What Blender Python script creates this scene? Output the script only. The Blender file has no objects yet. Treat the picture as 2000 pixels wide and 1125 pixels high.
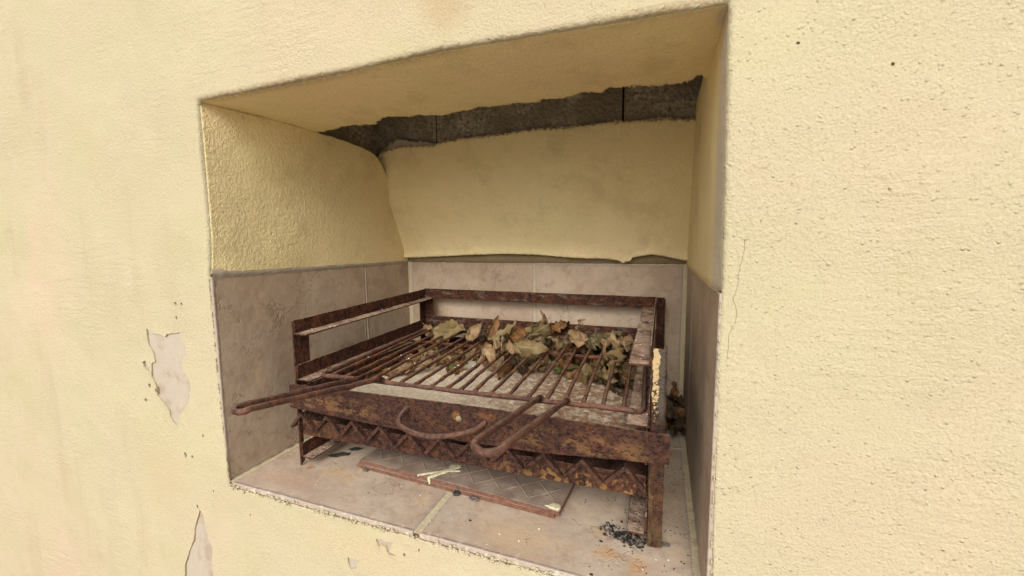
import bpy, bmesh, math, random
import numpy as np
from mathutils import Vector, Matrix, Euler, noise
from mathutils.geometry import delaunay_2d_cdt

random.seed(11)
scene = bpy.context.scene
col = scene.collection

# ---------------------------------------------------------------- camera
YAW, PITCH, ROLL, FOC = -0.352, -0.1027, -0.0077, 797.2
fw = Vector((math.sin(YAW)*math.cos(PITCH), math.cos(YAW)*math.cos(PITCH), math.sin(PITCH)))
r0 = Vector((math.cos(YAW), -math.sin(YAW), 0.0)); u0 = r0.cross(fw)
rt = r0*math.cos(ROLL)+u0*math.sin(ROLL); up = -r0*math.sin(ROLL)+u0*math.cos(ROLL)
cam_d = bpy.data.cameras.new('camera'); cam = bpy.data.objects.new('camera', cam_d)
col.objects.link(cam); scene.camera = cam
m = Matrix((rt, up, -fw)).transposed().to_4x4(); m.translation = Vector((0.83322, -0.5481, 0.4824))
cam.matrix_world = m
cam_d.sensor_width = 36.0; cam_d.lens = 36.0*FOC/2000.0
cam_d.clip_start = 0.01; cam_d.clip_end = 500

# ---------------------------------------------------------------- sky, sun, exposure (overcast day)
SUN_EL, SUN_AZ = math.radians(35), math.radians(173)      # azimuth clockwise from +y (into the wall)
w = bpy.data.worlds.new('World'); scene.world = w; w.use_nodes = True
nt = w.node_tree; nt.nodes.clear()
sky = nt.nodes.new('ShaderNodeTexSky'); sky.sky_type = 'NISHITA'; sky.sun_disc = False
sky.sun_elevation = SUN_EL; sky.sun_rotation = SUN_AZ; sky.air_density = 1.0; sky.dust_density = 5.0; sky.ozone_density = 1.0
hs = nt.nodes.new('ShaderNodeHueSaturation'); hs.inputs['Saturation'].default_value = 0.22
bg = nt.nodes.new('ShaderNodeBackground'); bg.inputs['Strength'].default_value = 0.13
wo = nt.nodes.new('ShaderNodeOutputWorld')
nt.links.new(sky.outputs[0], hs.inputs['Color']); nt.links.new(hs.outputs[0], bg.inputs['Color']); nt.links.new(bg.outputs[0], wo.inputs[0])
sd = bpy.data.lights.new('sun', 'SUN'); sd.energy = 1.35; sd.angle = math.radians(36); sd.color = (1.0, 0.965, 0.90)
sun = bpy.data.objects.new('sun', sd); col.objects.link(sun)
dsun = Vector((math.sin(SUN_AZ)*math.cos(SUN_EL), math.cos(SUN_AZ)*math.cos(SUN_EL), math.sin(SUN_EL)))
sun.rotation_euler = dsun.to_track_quat('Z', 'Y').to_euler()
vs = scene.view_settings; scene.display_settings.display_device = 'sRGB'
vs.view_transform = 'Standard'; vs.look = 'None'; vs.gamma = 1.0; vs.use_curve_mapping = False
vs.exposure = 0.34

# ---------------------------------------------------------------- tiny node language
class N:
    def __init__(s, name, rough=0.85, spec=0.3):
        s.m = bpy.data.materials.new(name); s.m.use_nodes = True
        s.t = s.m.node_tree; s.b = s.t.nodes['Principled BSDF']
        s.b.inputs['Roughness'].default_value = rough
        s.b.inputs['Specular IOR Level'].default_value = spec
        s.co = s.n('ShaderNodeTexCoord').outputs['Object']
    def n(s, k): return s.t.nodes.new(k)
    def put(s, sock, v):
        if isinstance(v, bpy.types.NodeSocket): s.t.links.new(v, sock)
        elif isinstance(v, (tuple, list)) and len(v) == 3 and sock.type == 'RGBA': sock.default_value = (*v, 1)
        else: sock.default_value = v
    def map(s, sc=(1, 1, 1), loc=(0, 0, 0), rot=(0, 0, 0), v=None):
        k = s.n('ShaderNodeMapping'); s.put(k.inputs['Vector'], v or s.co)
        k.inputs['Scale'].default_value = sc; k.inputs['Location'].default_value = loc; k.inputs['Rotation'].default_value = rot
        return k.outputs[0]
    def noise(s, sc, det=4, rough=0.55, dist=0.0, v=None, col=False):
        k = s.n('ShaderNodeTexNoise'); s.put(k.inputs['Vector'], v or s.co)
        k.inputs['Scale'].default_value = sc; k.inputs['Detail'].default_value = det
        k.inputs['Roughness'].default_value = rough; k.inputs['Distortion'].default_value = dist
        return k.outputs['Color' if col else 'Fac']
    def vor(s, sc, feat='F1', out='Distance', v=None, rnd=1.0):
        k = s.n('ShaderNodeTexVoronoi'); k.feature = feat; s.put(k.inputs['Vector'], v or s.co)
        k.inputs['Scale'].default_value = sc; k.inputs['Randomness'].default_value = rnd
        return k.outputs[out]
    def ramp(s, f, a, b, lo=0.0, hi=1.0, smooth=True):
        k = s.n('ShaderNodeMapRange'); k.interpolation_type = 'SMOOTHSTEP' if smooth else 'LINEAR'
        s.put(k.inputs['Value'], f); s.put(k.inputs['From Min'], a); s.put(k.inputs['From Max'], b)
        k.inputs['To Min'].default_value = lo; k.inputs['To Max'].default_value = hi
        return k.outputs['Result']
    def math(s, op, a, b=0.0, c=None):
        k = s.n('ShaderNodeMath'); k.operation = op; s.put(k.inputs[0], a); s.put(k.inputs[1], b)
        if c is not None: s.put(k.inputs[2], c)
        return k.outputs[0]
    def mul(s, a, b): return s.math('MULTIPLY', a, b)
    def add(s, a, b): return s.math('ADD', a, b)
    def mix(s, f, a, b, mode='MIX'):
        k = s.n('ShaderNodeMix'); k.data_type = 'RGBA'; k.blend_type = mode
        s.put(k.inputs[0], f); s.put(k.inputs[6], a); s.put(k.inputs[7], b); return k.outputs[2]
    def xyz(s, v=None):
        k = s.n('ShaderNodeSeparateXYZ'); s.put(k.inputs[0], v or s.co); return k.outputs
    def attr(s, name):
        k = s.n('ShaderNodeAttribute'); k.attribute_name = name; return k.outputs['Fac']
    def rand(s): return s.n('ShaderNodeObjectInfo').outputs['Random']
    def nz(s):
        k = s.n('ShaderNodeNewGeometry'); return s.xyz(k.outputs['Normal'])[2]
    def bump(s, h, dist, prev=None, strength=1.0):
        k = s.n('ShaderNodeBump'); s.put(k.inputs['Height'], h); k.inputs['Distance'].default_value = dist
        k.inputs['Strength'].default_value = strength
        if prev: s.put(k.inputs['Normal'], prev)
        return k.outputs[0]
    def done(s, color, normal=None, rough=None):
        s.put(s.b.inputs['Base Color'], color)
        if normal: s.put(s.b.inputs['Normal'], normal)
        if rough is not None: s.put(s.b.inputs['Roughness'], rough)
        return s.m
    def blob(s, cx, cz, rx, rz, soft=0.6, wob=0.35, nsc=12, ax=(0, 2), cy=None):
        # soft-edged stain of irregular outline, centred at a place in the object's own coordinates
        X = s.xyz(); a = s.math('DIVIDE', s.math('SUBTRACT', X[ax[0]], cx), rx); b = s.math('DIVIDE', s.math('SUBTRACT', X[ax[1]], cz), rz)
        d = s.math('SQRT', s.add(s.mul(a, a), s.mul(b, b)))
        d = s.add(d, s.mul(s.math('SUBTRACT', s.noise(nsc, 5), 0.5), wob*4))
        return s.ramp(d, 1.0-soft, 1.0+soft*0.3, 1.0, 0.0)

# ---------------------------------------------------------------- materials
def plaster(name, base, inner=False):
    k = N(name, 0.9, 0.2)
    X = k.xyz()
    c = k.mix(k.ramp(k.noise(3.1, 6, 0.62), 0.38, 0.68), base, tuple(a*b for a, b in zip(base, (1.03, 0.955, 1.04))))
    c = k.mix(k.ramp(k.noise(5.3, 6, 0.65, v=k.map(loc=(4, 2, 7))), 0.45, 0.7), c, tuple(a*b for a, b in zip(base, (0.95, 0.93, 0.9))))
    if not inner:
        # washed-out rosy, thinned paint in vertical bands
        pk = k.ramp(k.noise(4.5, 5, 0.6, v=k.map((1, 1, 0.45), (1, 0, 3))), 0.45, 0.72)
        ends = k.math('MAXIMUM', k.ramp(X[0], -0.1, -0.62), k.ramp(X[0], 0.98, 1.22))
        c = k.mix(k.mul(pk, k.add(k.mul(ends, 0.8), 0.16)), c, (0.535, 0.42, 0.30))
        gw = k.ramp(k.noise(2.4, 5, 0.6, v=k.map(loc=(9, 1, 5))), 0.42, 0.66)
        c = k.mix(k.mul(gw, 0.5), c, (0.475, 0.415, 0.275))
        lo = k.mul(k.ramp(X[2], 0.1, -0.35), k.ramp(X[0], -0.3, -0.65))
        c = k.mix(k.mul(lo, 0.35), c, (0.49, 0.38, 0.27))
        run = k.mul(k.ramp(k.noise(7, 5, 0.65, v=k.map((1, 1, 0.22), (3, 0, 1))), 0.52, 0.7), k.ramp(X[0], 0.15, -0.35))
        c = k.mix(k.mul(run, 0.38), c, (0.40, 0.31, 0.20))
        # brown damp runs and mould line above the opening
        st = k.blob(0.535, 0.83, 0.05, 0.06, 0.9, 0.25, 22)
        st2 = k.blob(0.49, 0.87, 0.11, 0.035, 0.9, 0.3, 14)
        c = k.mix(k.mul(st, 0.33), c, (0.36, 0.2, 0.075)); c = k.mix(k.mul(st2, 0.2), c, (0.4, 0.24, 0.1))
        st3 = k.blob(-0.22, -0.02, 0.09, 0.12, 1.0, 0.35, 12)
        c = k.mix(k.mul(st3, 0.28), c, (0.45, 0.32, 0.17))
        st4 = k.blob(0.33, -0.06, 0.18, 0.05, 1.0, 0.35, 20)
        c = k.mix(k.mul(st4, 0.3), c, (0.55, 0.4, 0.24))
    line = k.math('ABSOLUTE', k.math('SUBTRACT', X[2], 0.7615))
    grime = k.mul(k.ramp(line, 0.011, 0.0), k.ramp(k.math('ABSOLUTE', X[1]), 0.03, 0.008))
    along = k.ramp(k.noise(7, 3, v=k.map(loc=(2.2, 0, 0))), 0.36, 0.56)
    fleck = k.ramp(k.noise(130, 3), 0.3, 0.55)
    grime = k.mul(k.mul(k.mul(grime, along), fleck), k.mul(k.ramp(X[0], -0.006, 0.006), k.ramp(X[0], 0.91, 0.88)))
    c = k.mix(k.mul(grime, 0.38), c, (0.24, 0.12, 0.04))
    # small dirty specks
    sp = k.mul(k.ramp(k.vor(60), 0.09, 0.04), k.ramp(k.noise(9, 2), 0.5, 0.66))
    c = k.mix(k.mul(sp, 0.2), c, (0.25, 0.17, 0.09))
    if inner:
        sm = k.ramp(k.noise(8, 6, 0.7), 0.5, 0.7)
        c = k.mix(k.mul(sm, 0.34), c, (0.55, 0.42, 0.2))
        # rubbed greyish coat where the paint thins out behind the right-hand edge
        edge = k.mul(k.ramp(X[1], 0.09, 0.04), k.ramp(X[0], 0.885, 0.893))
        c = k.mix(k.mul(edge, k.ramp(k.noise(170, 3), 0.2, 0.6, 0.35, 0.95)), c, (0.64, 0.56, 0.46))
        # sooty spots in the upper left corner
        cs = k.mul(k.mul(k.ramp(X[2], 0.73, 0.76), k.ramp(X[0], 0.06, 0.01)), k.ramp(k.noise(60, 5, 0.7), 0.55, 0.68))
        c = k.mix(k.mul(cs, 0.4), c, (0.16, 0.09, 0.03))
    gr = k.noise(300, 3, 0.7, v=k.map(loc=(1, 6, 2)))
    c = k.mix(k.ramp(gr, 0.56, 0.68, 0, 0.30), c, tuple(min(1, a*1.22) for a in base))
    c = k.mix(k.ramp(gr, 0.44, 0.30, 0, 0.26), c, tuple(a*b for a, b in zip(base, (0.66, 0.6, 0.52))))
    pit = k.ramp(k.noise(330, 2, 0.6), 0.52, 0.36)
    c = k.mix(k.mul(pit, 0.17), c, tuple(a*b for a, b in zip(base, (0.62, 0.55, 0.45))))
    # relief: fine sand grain, trowelled waves, droplets
    right = k.ramp(X[0], 0.3, 0.9)
    n = k.bump(k.noise(26, 3), 0.002, None, 0.7)
    var = k.ramp(k.noise(5.5, 4, 0.6, v=k.map(loc=(2, 8, 1))), 0.32, 0.68, 0.6, 1.1)
    n = k.bump(k.mul(k.noise(150, 2, 0.5), var), 0.0015 if not inner else 0.0024, n, 0.85)
    n = k.bump(k.mul(k.noise(330, 2, 0.6), var), 0.0019, n, 0.9)
    tw = k.mul(k.noise(30, 4, 0.6, v=k.map((0.5, 1, 3.0), rot=(0, 0.5, 0))), k.ramp(k.noise(4, 2, v=k.map(loc=(1, 1, 9))), 0.5, 0.62))
    n = k.bump(tw, 0.003, n, 0.8)
    d1 = k.ramp(k.vor(125), 0.27, 0.05); sel = k.ramp(k.noise(30, 2, v=k.map(loc=(3, 3, 3))), 0.4, 0.56)
    n = k.bump(k.mul(k.mul(d1, sel), k.add(k.mul(right, 0.9), 0.25)), 0.0009, n)
    d2 = k.ramp(k.vor(75), 0.2, 0.04); sel2 = k.ramp(k.noise(14, 2, v=k.map(loc=(7, 3, 3))), 0.53, 0.6)
    n = k.bump(k.mul(k.mul(d2, sel2), k.add(k.mul(right, 0.9), 0.1)), 0.0010, n)
    return k.done(c, n)

PAINT = (0.485, 0.436, 0.274)
M = {}
M['paint'] = plaster('yellow_render', PAINT)
M['inner'] = plaster('yellow_render_inside_brightened', (0.88, 0.745, 0.41), True)  # lighter copy of the wall paint: brightens the shaded niche through its colour

def mat_bare():
    k = N('bare_plaster', 0.92, 0.15)
    c = k.mix(k.noise(40, 4), (0.39, 0.335, 0.26), (0.47, 0.405, 0.325))
    c = k.mix(k.ramp(k.noise(18, 5, 0.65), 0.48, 0.66), c, (0.36, 0.29, 0.215))
    n = k.bump(k.noise(260, 3), 0.0007); n = k.bump(k.noise(60, 3), 0.0012, n)
    return k.done(c, n)
M['bare'] = mat_bare()

def mat_mortar(name, a, b, speck=0.5):
    k = N(name, 0.95, 0.1)
    c = k.mix(k.noise(60, 5, 0.6), a, b)
    s = k.mul(k.ramp(k.vor(190), 0.3, 0.18), k.ramp(k.noise(35, 2), 0.45, 0.6))
    c = k.mix(k.mul(s, speck), c, (0.06, 0.04, 0.025))
    n = k.bump(k.noise(220, 4, 0.65), 0.0016); n = k.bump(k.noise(50, 3), 0.002, n)
    return k.done(c, n)
M['grout'] = mat_mortar('sandy_grout', (0.5, 0.41, 0.26), (0.64, 0.54, 0.36), 0.5)
M['mortar'] = mat_mortar('grey_brown_mortar', (0.2, 0.155, 0.085), (0.33, 0.25, 0.14), 0.3)
M['mortar_pale'] = mat_mortar('pale_scratch_coat', (0.42, 0.345, 0.25), (0.56, 0.47, 0.35), 0.3)
M['crevice'] = mat_mortar('crack_dirt', (0.17, 0.11, 0.065), (0.26, 0.18, 0.11), 0.2)

def mat_block():
    k = N('concrete_block', 0.95, 0.1)
    c = k.mix(k.ramp(k.noise(95, 5, 0.7), 0.3, 0.7), (0.22, 0.185, 0.135), (0.68, 0.6, 0.48))
    c = k.mix(k.ramp(k.noise(9, 3), 0.35, 0.65), c, (0.3, 0.25, 0.18))
    X = k.xyz()
    low = k.mul(k.ramp(X[2], 0.822, 0.79), k.ramp(k.noise(210, 3, 0.7), 0.5, 0.62))
    c = k.mix(k.mul(low, 0.6), c, (0.38, 0.3, 0.18))
    n = k.bump(k.noise(130, 4, 0.7), 0.004); n = k.bump(k.vor(110), 0.003, n)
    return k.done(c, n)
M['block'] = mat_block()

def mat_tile(name, a, b, vein):
    k = N(name, 0.55, 0.35)
    r = k.rand(); cmb = k.n('ShaderNodeCombineXYZ')
    for i in range(3): k.put(cmb.inputs[i], k.mul(r, 9.0))
    vm = k.n('ShaderNodeVectorMath'); k.put(vm.inputs[0], k.co); k.put(vm.inputs[1], cmb.outputs[0]); v = vm.outputs[0]
    c = k.mix(k.ramp(k.noise(7, 5, 0.6, 0.6, v=v), 0.34, 0.68), a, b)
    c = k.mix(k.ramp(k.noise(16, 5, 0.65, 0.4, v=v), 0.5, 0.78), c, tuple(x*f for x, f in zip(b, (1.06, 0.98, 0.86))))
    c = k.mix(k.ramp(k.noise(60, 4, 0.7, v=v), 0.55, 0.75, 0, 0.35), c, tuple(x*0.7 for x in a))
    rg = k.math('ABSOLUTE', k.math('SUBTRACT', k.noise(9, 5, 0.62, 0.3, v=v), 0.5))
    veins = k.mul(k.ramp(rg, 0.013, 0.0), k.ramp(k.noise(13, 3, v=v), 0.47, 0.6))
    c = k.mix(k.mul(k.ramp(k.noise(34, 5, 0.7, 0.5, v=v), 0.5, 0.62), 0.35), c, tuple(x*f for x, f in zip(a, (0.8, 0.68, 0.62))))
    c = k.mix(k.mul(k.ramp(k.noise(21, 5, 0.7, v=v), 0.55, 0.7), 0.35), c, (0.5, 0.44, 0.37))
    c = k.mix(k.mul(veins, 0.35), c, vein)
    rim = k.mul(k.ramp(k.attr('rim'), 0.45, 0.95), k.ramp(k.noise(70, 4), 0.15, 0.6, 0.5, 1.0))
    c = k.mix(k.mul(rim, 0.6), c, (0.36, 0.31, 0.26))
    sp = k.mul(k.ramp(k.vor(95, v=v), 0.1, 0.05), k.ramp(k.noise(20, 2), 0.5, 0.6))
    c = k.mix(k.mul(sp, 0.6), c, (0.07, 0.045, 0.03))
    return k, c, rim, veins
def fin_tile(k, c, rim, veins):
    n = k.bump(k.noise(55, 4), 0.0012); n = k.bump(k.noise(300, 2), 0.0003, n); n = k.bump(k.mul(veins, -1.0), 0.0006, n)
    n = k.bump(k.mul(k.noise(140, 3), rim), 0.0012, n)
    return k.done(c, n, k.ramp(k.noise(30, 3), 0.3, 0.7, 0.5, 0.75))
M['tile'] = fin_tile(*mat_tile('travertine_look_tile', (0.43, 0.32, 0.225), (0.54, 0.43, 0.315), (0.11, 0.06, 0.035)))
k, c, rim, ve = mat_tile('travertine_look_floor_tile', (0.43, 0.32, 0.235), (0.54, 0.44, 0.335), (0.22, 0.13, 0.08))
for (cx, cy, rx, ry, col3, f) in ((0.765, 0.062, 0.028, 0.016, (0.5, 0.27, 0.1), 0.6), (0.812, 0.05, 0.02, 0.03, (0.52, 0.28, 0.1), 0.5),
                            (0.745, 0.11, 0.02, 0.02, (0.5, 0.27, 0.1), 0.3), (0.118, 0.1, 0.008, 0.01, (0.45, 0.15, 0.04), 0.8),
                            (0.2, 0.1, 0.06, 0.03, (0.58, 0.38, 0.2), 0.5), (0.12, 0.05, 0.1, 0.03, (0.5, 0.3, 0.2), 0.4),
                            (0.62, 0.05, 0.09, 0.05, (0.62, 0.44, 0.25), 0.5), (0.82, 0.12, 0.04, 0.035, (0.2, 0.17, 0.14), 0.4)):
    c = k.mix(k.mul(k.blob(cx, cy, rx, ry, 0.9, 0.3, 45, (0, 1)), f), c, col3)
# smears of pale render along the front lip
X = k.xyz(); lip = k.mul(k.ramp(X[1], 0.022, 0.002), k.ramp(k.noise(75, 4, 0.6), 0.55, 0.66))
c = k.mix(k.mul(lip, 0.8), c, (0.62, 0.55, 0.44))
M['floor_tile'] = fin_tile(k, c, rim, ve)

def mat_rust(name, dark=(0.035, 0.017, 0.011), mid=(0.11, 0.046, 0.026), hot=(0.23, 0.08, 0.028), hotamt=0.3, dust=(0.36, 0.25, 0.16), dustamt=0.9, blister=0.0015, extra=None, rough=0.8):
    k = N(name, rough, 0.25)
    dark = tuple(x*0.55 for x in dark); mid = tuple(x*f for x, f in zip(mid, (0.78, 0.68, 0.64))); hot = tuple(x*0.85 for x in hot)
    c = k.mix(k.ramp(k.noise(95, 6, 0.72), 0.38, 0.6), dark, mid)
    c = k.mix(k.mul(k.ramp(k.noise(28, 5, 0.65), 0.47, 0.68), hotamt), c, hot)
    c = k.mix(k.mul(k.ramp(k.noise(190, 3, 0.6), 0.55, 0.7), 0.35), c, tuple(x*1.9 for x in mid))
    c = k.mix(k.mul(k.ramp(k.vor(240), 0.16, 0.08), k.ramp(k.noise(22, 2), 0.55, 0.65)), c, (0.42, 0.34, 0.28))
    if extra: c = extra(k, c)
    # dust and ash lie on whatever faces up
    d = k.mul(k.ramp(k.nz(), 0.7, 0.97), k.ramp(k.noise(38, 6, 0.72), 0.3, 0.6))
    c = k.mix(k.mul(d, dustamt), c, k.mix(k.ramp(k.noise(120, 3, 0.7), 0.35, 0.62), tuple(x*0.72 for x in dust), dust))
    n = k.bump(k.noise(120, 4, 0.7), blister); n = k.bump(k.ramp(k.vor(150), 0.5, 0.1), blister*0.8, n)
    return k.done(c, n)
M['rust'] = mat_rust('rusty_angle_iron', dust=(0.5, 0.36, 0.26))
M['rod'] = mat_rust('rusty_rod', (0.06, 0.028, 0.018), (0.15, 0.066, 0.04), (0.3, 0.105, 0.035), 0.75, (0.27, 0.18, 0.13), 0.5, 0.0008)
M['handle'] = mat_rust('rusty_handle_rod', (0.075, 0.038, 0.028), (0.15, 0.075, 0.053), (0.24, 0.1, 0.055), 0.5, (0.26, 0.19, 0.15), 0.45, 0.0006, rough=0.6)
M['fire'] = mat_rust('rusty_fire_bar', (0.038, 0.02, 0.014), (0.095, 0.045, 0.03), (0.16, 0.065, 0.032), 0.35, (0.12, 0.07, 0.05), 0.5, 0.0015)
def ex_plate(k, c):
    X = k.xyz()
    c = k.mix(k.mul(k.ramp(k.noise(45, 4), 0.4, 0.7), 0.6), c, (0.06, 0.026, 0.018))
    band = k.mul(k.ramp(X[2], 0.192, 0.16), k.ramp(X[2], 0.142, 0.152))
    blot = k.ramp(k.noise(52, 4, 0.6, v=k.map((0.8, 1, 1.5), (3, 1, 1))), 0.46, 0.57)
    reg = k.math('MAXIMUM', k.ramp(X[0], 0.34, 0.28), k.math('MULTIPLY', k.ramp(X[0], 0.58, 0.64), k.ramp(X[0], 0.83, 0.80)))
    c = k.mix(k.mul(k.mul(k.mul(band, blot), k.add(k.mul(reg, 0.8), 0.1)), 0.7), c, (0.19, 0.10, 0.04))
    c = k.mix(k.mul(k.blob(0.492, 0.178, 0.009, 0.011, 0.4, 0.2, 60), 0.7), c, (0.22, 0.1, 0.03))
    c = k.mix(k.mul(k.blob(0.497, 0.1735, 0.006, 0.006, 0.4, 0.2, 60), 0.9), c, (0.3, 0.27, 0.16))
    c = k.mix(k.mul(k.blob(0.55, 0.185, 0.02, 0.008, 0.6, 0.3, 60), 0.45), c, (0.2, 0.08, 0.03))
    return c
M['plate'] = mat_rust('blistered_rust_plate', (0.032, 0.016, 0.012), (0.088, 0.04, 0.026), (0.19, 0.07, 0.028), 0.35, (0.3, 0.17, 0.1), 0.6, 0.003, ex_plate)
def ex_beam(k, c):
    X = k.xyz()
    blot = k.ramp(k.noise(75, 4, 0.6, v=k.map((1, 1, 0.7))), 0.49, 0.56)
    reg = k.add(k.mul(k.mul(k.ramp(X[0], 0.5, 0.68), k.ramp(X[2], 0.102, 0.094)), 0.9), k.mul(k.ramp(X[0], 0.25, 0.12), 0.25))
    return k.mix(k.mul(k.mul(blot, k.math('MINIMUM', reg, 1.0)), 0.7), c, (0.28, 0.15, 0.05))
M['beam'] = mat_rust('rusty_beam_with_ochre_paint', (0.032, 0.016, 0.011), (0.09, 0.039, 0.024), (0.21, 0.08, 0.03), 0.35, (0.3, 0.18, 0.1), 0.5, 0.0022, ex_beam)
def ex_post(k, c):
    X = k.xyz()
    up_ = k.ramp(X[2], 0.2, 0.23)
    xx = k.add(X[0], k.mul(k.math('SUBTRACT', k.noise(60, 5, 0.7), 0.5), 0.016))
    pale = k.mul(k.mul(k.ramp(xx, 0.8345, 0.8335), k.ramp(xx, 0.8250, 0.8262)), k.ramp(k.add(k.noise(150, 4, 0.7), k.mul(k.math('SUBTRACT', X[2], 0.26), 2.2)), 0.44, 0.5))
    grey = k.mul(k.ramp(k.add(X[0], k.mul(k.math('SUBTRACT', k.noise(30, 4, 0.6), 0.5), 0.02)), 0.831, 0.836), k.ramp(X[0], 0.845, 0.84))
    c = k.mix(k.mul(k.mul(grey, up_), 0.7), c, (0.085, 0.08, 0.06))
    c = k.mix(k.mul(k.mul(pale, up_), 0.8), c, (0.58, 0.43, 0.22))
    lw = k.mul(k.ramp(X[2], 0.14, 0.1), k.ramp(k.noise(45, 3, v=k.map((2, 1, 0.6))), 0.47, 0.6))
    return k.mix(k.mul(lw, 0.45), c, (0.13, 0.085, 0.035))
M['post'] = mat_rust('rusty_post_with_flaking_cream_paint', (0.03, 0.017, 0.012), (0.075, 0.037, 0.023), (0.18, 0.075, 0.03), 0.35, (0.3, 0.2, 0.13), 0.6, 0.0014, ex_post)
def ex_back(k, c):
    g = k.mul(k.ramp(k.noise(26, 5, 0.65, v=k.map((0.7, 1, 2))), 0.52, 0.66), 0.4)
    return k.mix(g, c, (0.27, 0.225, 0.175))
M['backrail'] = mat_rust('rusty_rail_with_grey_scale', extra=ex_back)

def mat_ash():
    k = N('ash_covered_tray', 0.95, 0.1)
    X = k.xyz()
    c = k.mix(k.ramp(k.noise(120, 4, 0.6), 0.35, 0.65), (0.56, 0.47, 0.35), (0.74, 0.65, 0.50))
    rr = k.ramp(X[0], 0.3, 0.62)
    sp = k.ramp(k.add(k.noise(70, 6, 0.75), k.mul(rr, 0.11)), 0.46, 0.68)
    c = k.mix(k.mul(sp, k.add(k.mul(rr, 0.75), 0.12)), c, (0.23, 0.105, 0.05))
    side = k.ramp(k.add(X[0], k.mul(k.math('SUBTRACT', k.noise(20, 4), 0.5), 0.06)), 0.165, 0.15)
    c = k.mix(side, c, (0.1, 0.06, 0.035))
    dk = k.mul(k.ramp(k.vor(210), 0.2, 0.1), k.ramp(k.noise(25, 3), 0.45, 0.62))
    c = k.mix(k.mul(dk, 0.85), c, (0.05, 0.035, 0.025))
    wh = k.mul(k.ramp(k.vor(170, v=k.map(loc=(5, 1, 2))), 0.10, 0.05), k.ramp(k.noise(25, 2), 0.45, 0.6))
    c = k.mix(wh, c, (0.8, 0.76, 0.7))
    n = k.bump(k.noise(160, 4, 0.7), 0.0014); n = k.bump(k.noise(40, 3), 0.003, n)
    return k.done(c, n)
M['ash'] = mat_ash()

def mat_leaf(name, a, b, blot, vein):
    k = N(name, 0.6, 0.3)
    a, b, blot, vein = (tuple(x*f for x, f in zip(q, (0.80, 0.74, 0.74))) for q in (a, b, blot, vein))
    r = k.rand(); cmb = k.n('ShaderNodeCombineXYZ')
    for i in range(3): k.put(cmb.inputs[i], k.mul(r, 7.0))
    vm = k.n('ShaderNodeVectorMath'); k.put(vm.inputs[0], k.co); k.put(vm.inputs[1], cmb.outputs[0]); v = vm.outputs[0]
    c = k.mix(k.ramp(k.noise(28, 4, v=v), 0.35, 0.65), a, b)
    c = k.mix(k.mul(k.ramp(k.noise(60, 5, 0.65, v=v), 0.5, 0.66), 0.75), c, blot)
    c = k.mix(k.mul(k.ramp(k.noise(24, 4, 0.6, v=v), 0.55, 0.7), 0.6), c, tuple(x*0.55 for x in blot))
    u = k.attr('lu'); vv = k.math('ABSOLUTE', k.attr('lv'))
    mid = k.ramp(vv, 0.07, 0.03)
    q = k.math('FRACT', k.mul(k.math('SUBTRACT', u, k.mul(vv, 0.28)), 7.0))
    sv = k.mul(k.ramp(k.math('ABSOLUTE', k.math('SUBTRACT', q, 0.5)), 0.07, 0.0), 0.4)
    vn = k.math('MAXIMUM', mid, sv)
    edge = k.mul(k.ramp(vv, 0.75, 1.0), k.ramp(k.noise(40, 3, v=v), 0.4, 0.6))
    c = k.mix(k.mul(edge, 0.6), c, blot)
    c = k.mix(k.mul(vn, 0.75), c, vein)
    n = k.bump(k.noise(90, 3), 0.0012); n = k.bump(vn, 0.0006, n)
    mt = k.done(c, n)
    tr = k.n('ShaderNodeBsdfTranslucent'); k.put(tr.inputs[0], c); mx = k.n('ShaderNodeMixShader'); mx.inputs[0].default_value = 0.18
    out = k.t.nodes['Material Output']
    k.t.links.new(k.b.outputs[0], mx.inputs[1]); k.t.links.new(tr.outputs[0], mx.inputs[2]); k.t.links.new(mx.outputs[0], out.inputs[0])
    return mt
M['lf_olive'] = mat_leaf('leaf_olive', (0.22, 0.18, 0.075), (0.34, 0.27, 0.12), (0.33, 0.22, 0.1), (0.46, 0.41, 0.22))
M['lf_sage'] = mat_leaf('leaf_sage_green', (0.13, 0.125, 0.06), (0.21, 0.19, 0.09), (0.26, 0.2, 0.09), (0.3, 0.28, 0.14))
M['lf_tan'] = mat_leaf('leaf_tan', (0.36, 0.25, 0.12), (0.5, 0.37, 0.19), (0.2, 0.11, 0.05), (0.48, 0.36, 0.2))
M['lf_brown'] = mat_leaf('leaf_brown', (0.2, 0.1, 0.035), (0.34, 0.18, 0.06), (0.1, 0.05, 0.02), (0.4, 0.27, 0.13))
M['lf_green'] = mat_leaf('leaf_green', (0.1, 0.16, 0.04), (0.17, 0.22, 0.06), (0.2, 0.16, 0.06), (0.25, 0.27, 0.11))
M['lf_dark'] = mat_leaf('leaf_dark', (0.075, 0.055, 0.028), (0.13, 0.095, 0.045), (0.04, 0.028, 0.016), (0.16, 0.12, 0.07))

def simple(name, a, b, sc=80, bd=0.001, rough=0.85):
    k = N(name, rough, 0.3); return k.done(k.mix(k.ramp(k.noise(sc, 4, 0.65), 0.35, 0.65), a, b), k.bump(k.noise(sc*2, 3), bd))
M['clay'] = simple('fired_clay_edge', (0.13, 0.058, 0.037), (0.21, 0.1, 0.062), 120)
k = N('lattice_tile_glaze', 0.5, 0.4)
c = k.mix(k.ramp(k.noise(30, 5, 0.6), 0.35, 0.65), (0.22, 0.16, 0.12), (0.35, 0.27, 0.205))
c = k.mix(k.mul(k.ramp(k.noise(12, 4, 0.6), 0.45, 0.65), 0.5), c, (0.24, 0.16, 0.12))
c = k.mix(k.mul(k.ramp(k.vor(150), 0.14, 0.08), k.ramp(k.noise(20, 2), 0.5, 0.6)), c, (0.05, 0.035, 0.03))
M['glaze'] = k.done(c, k.bump(k.noise(160, 3), 0.0005))
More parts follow.
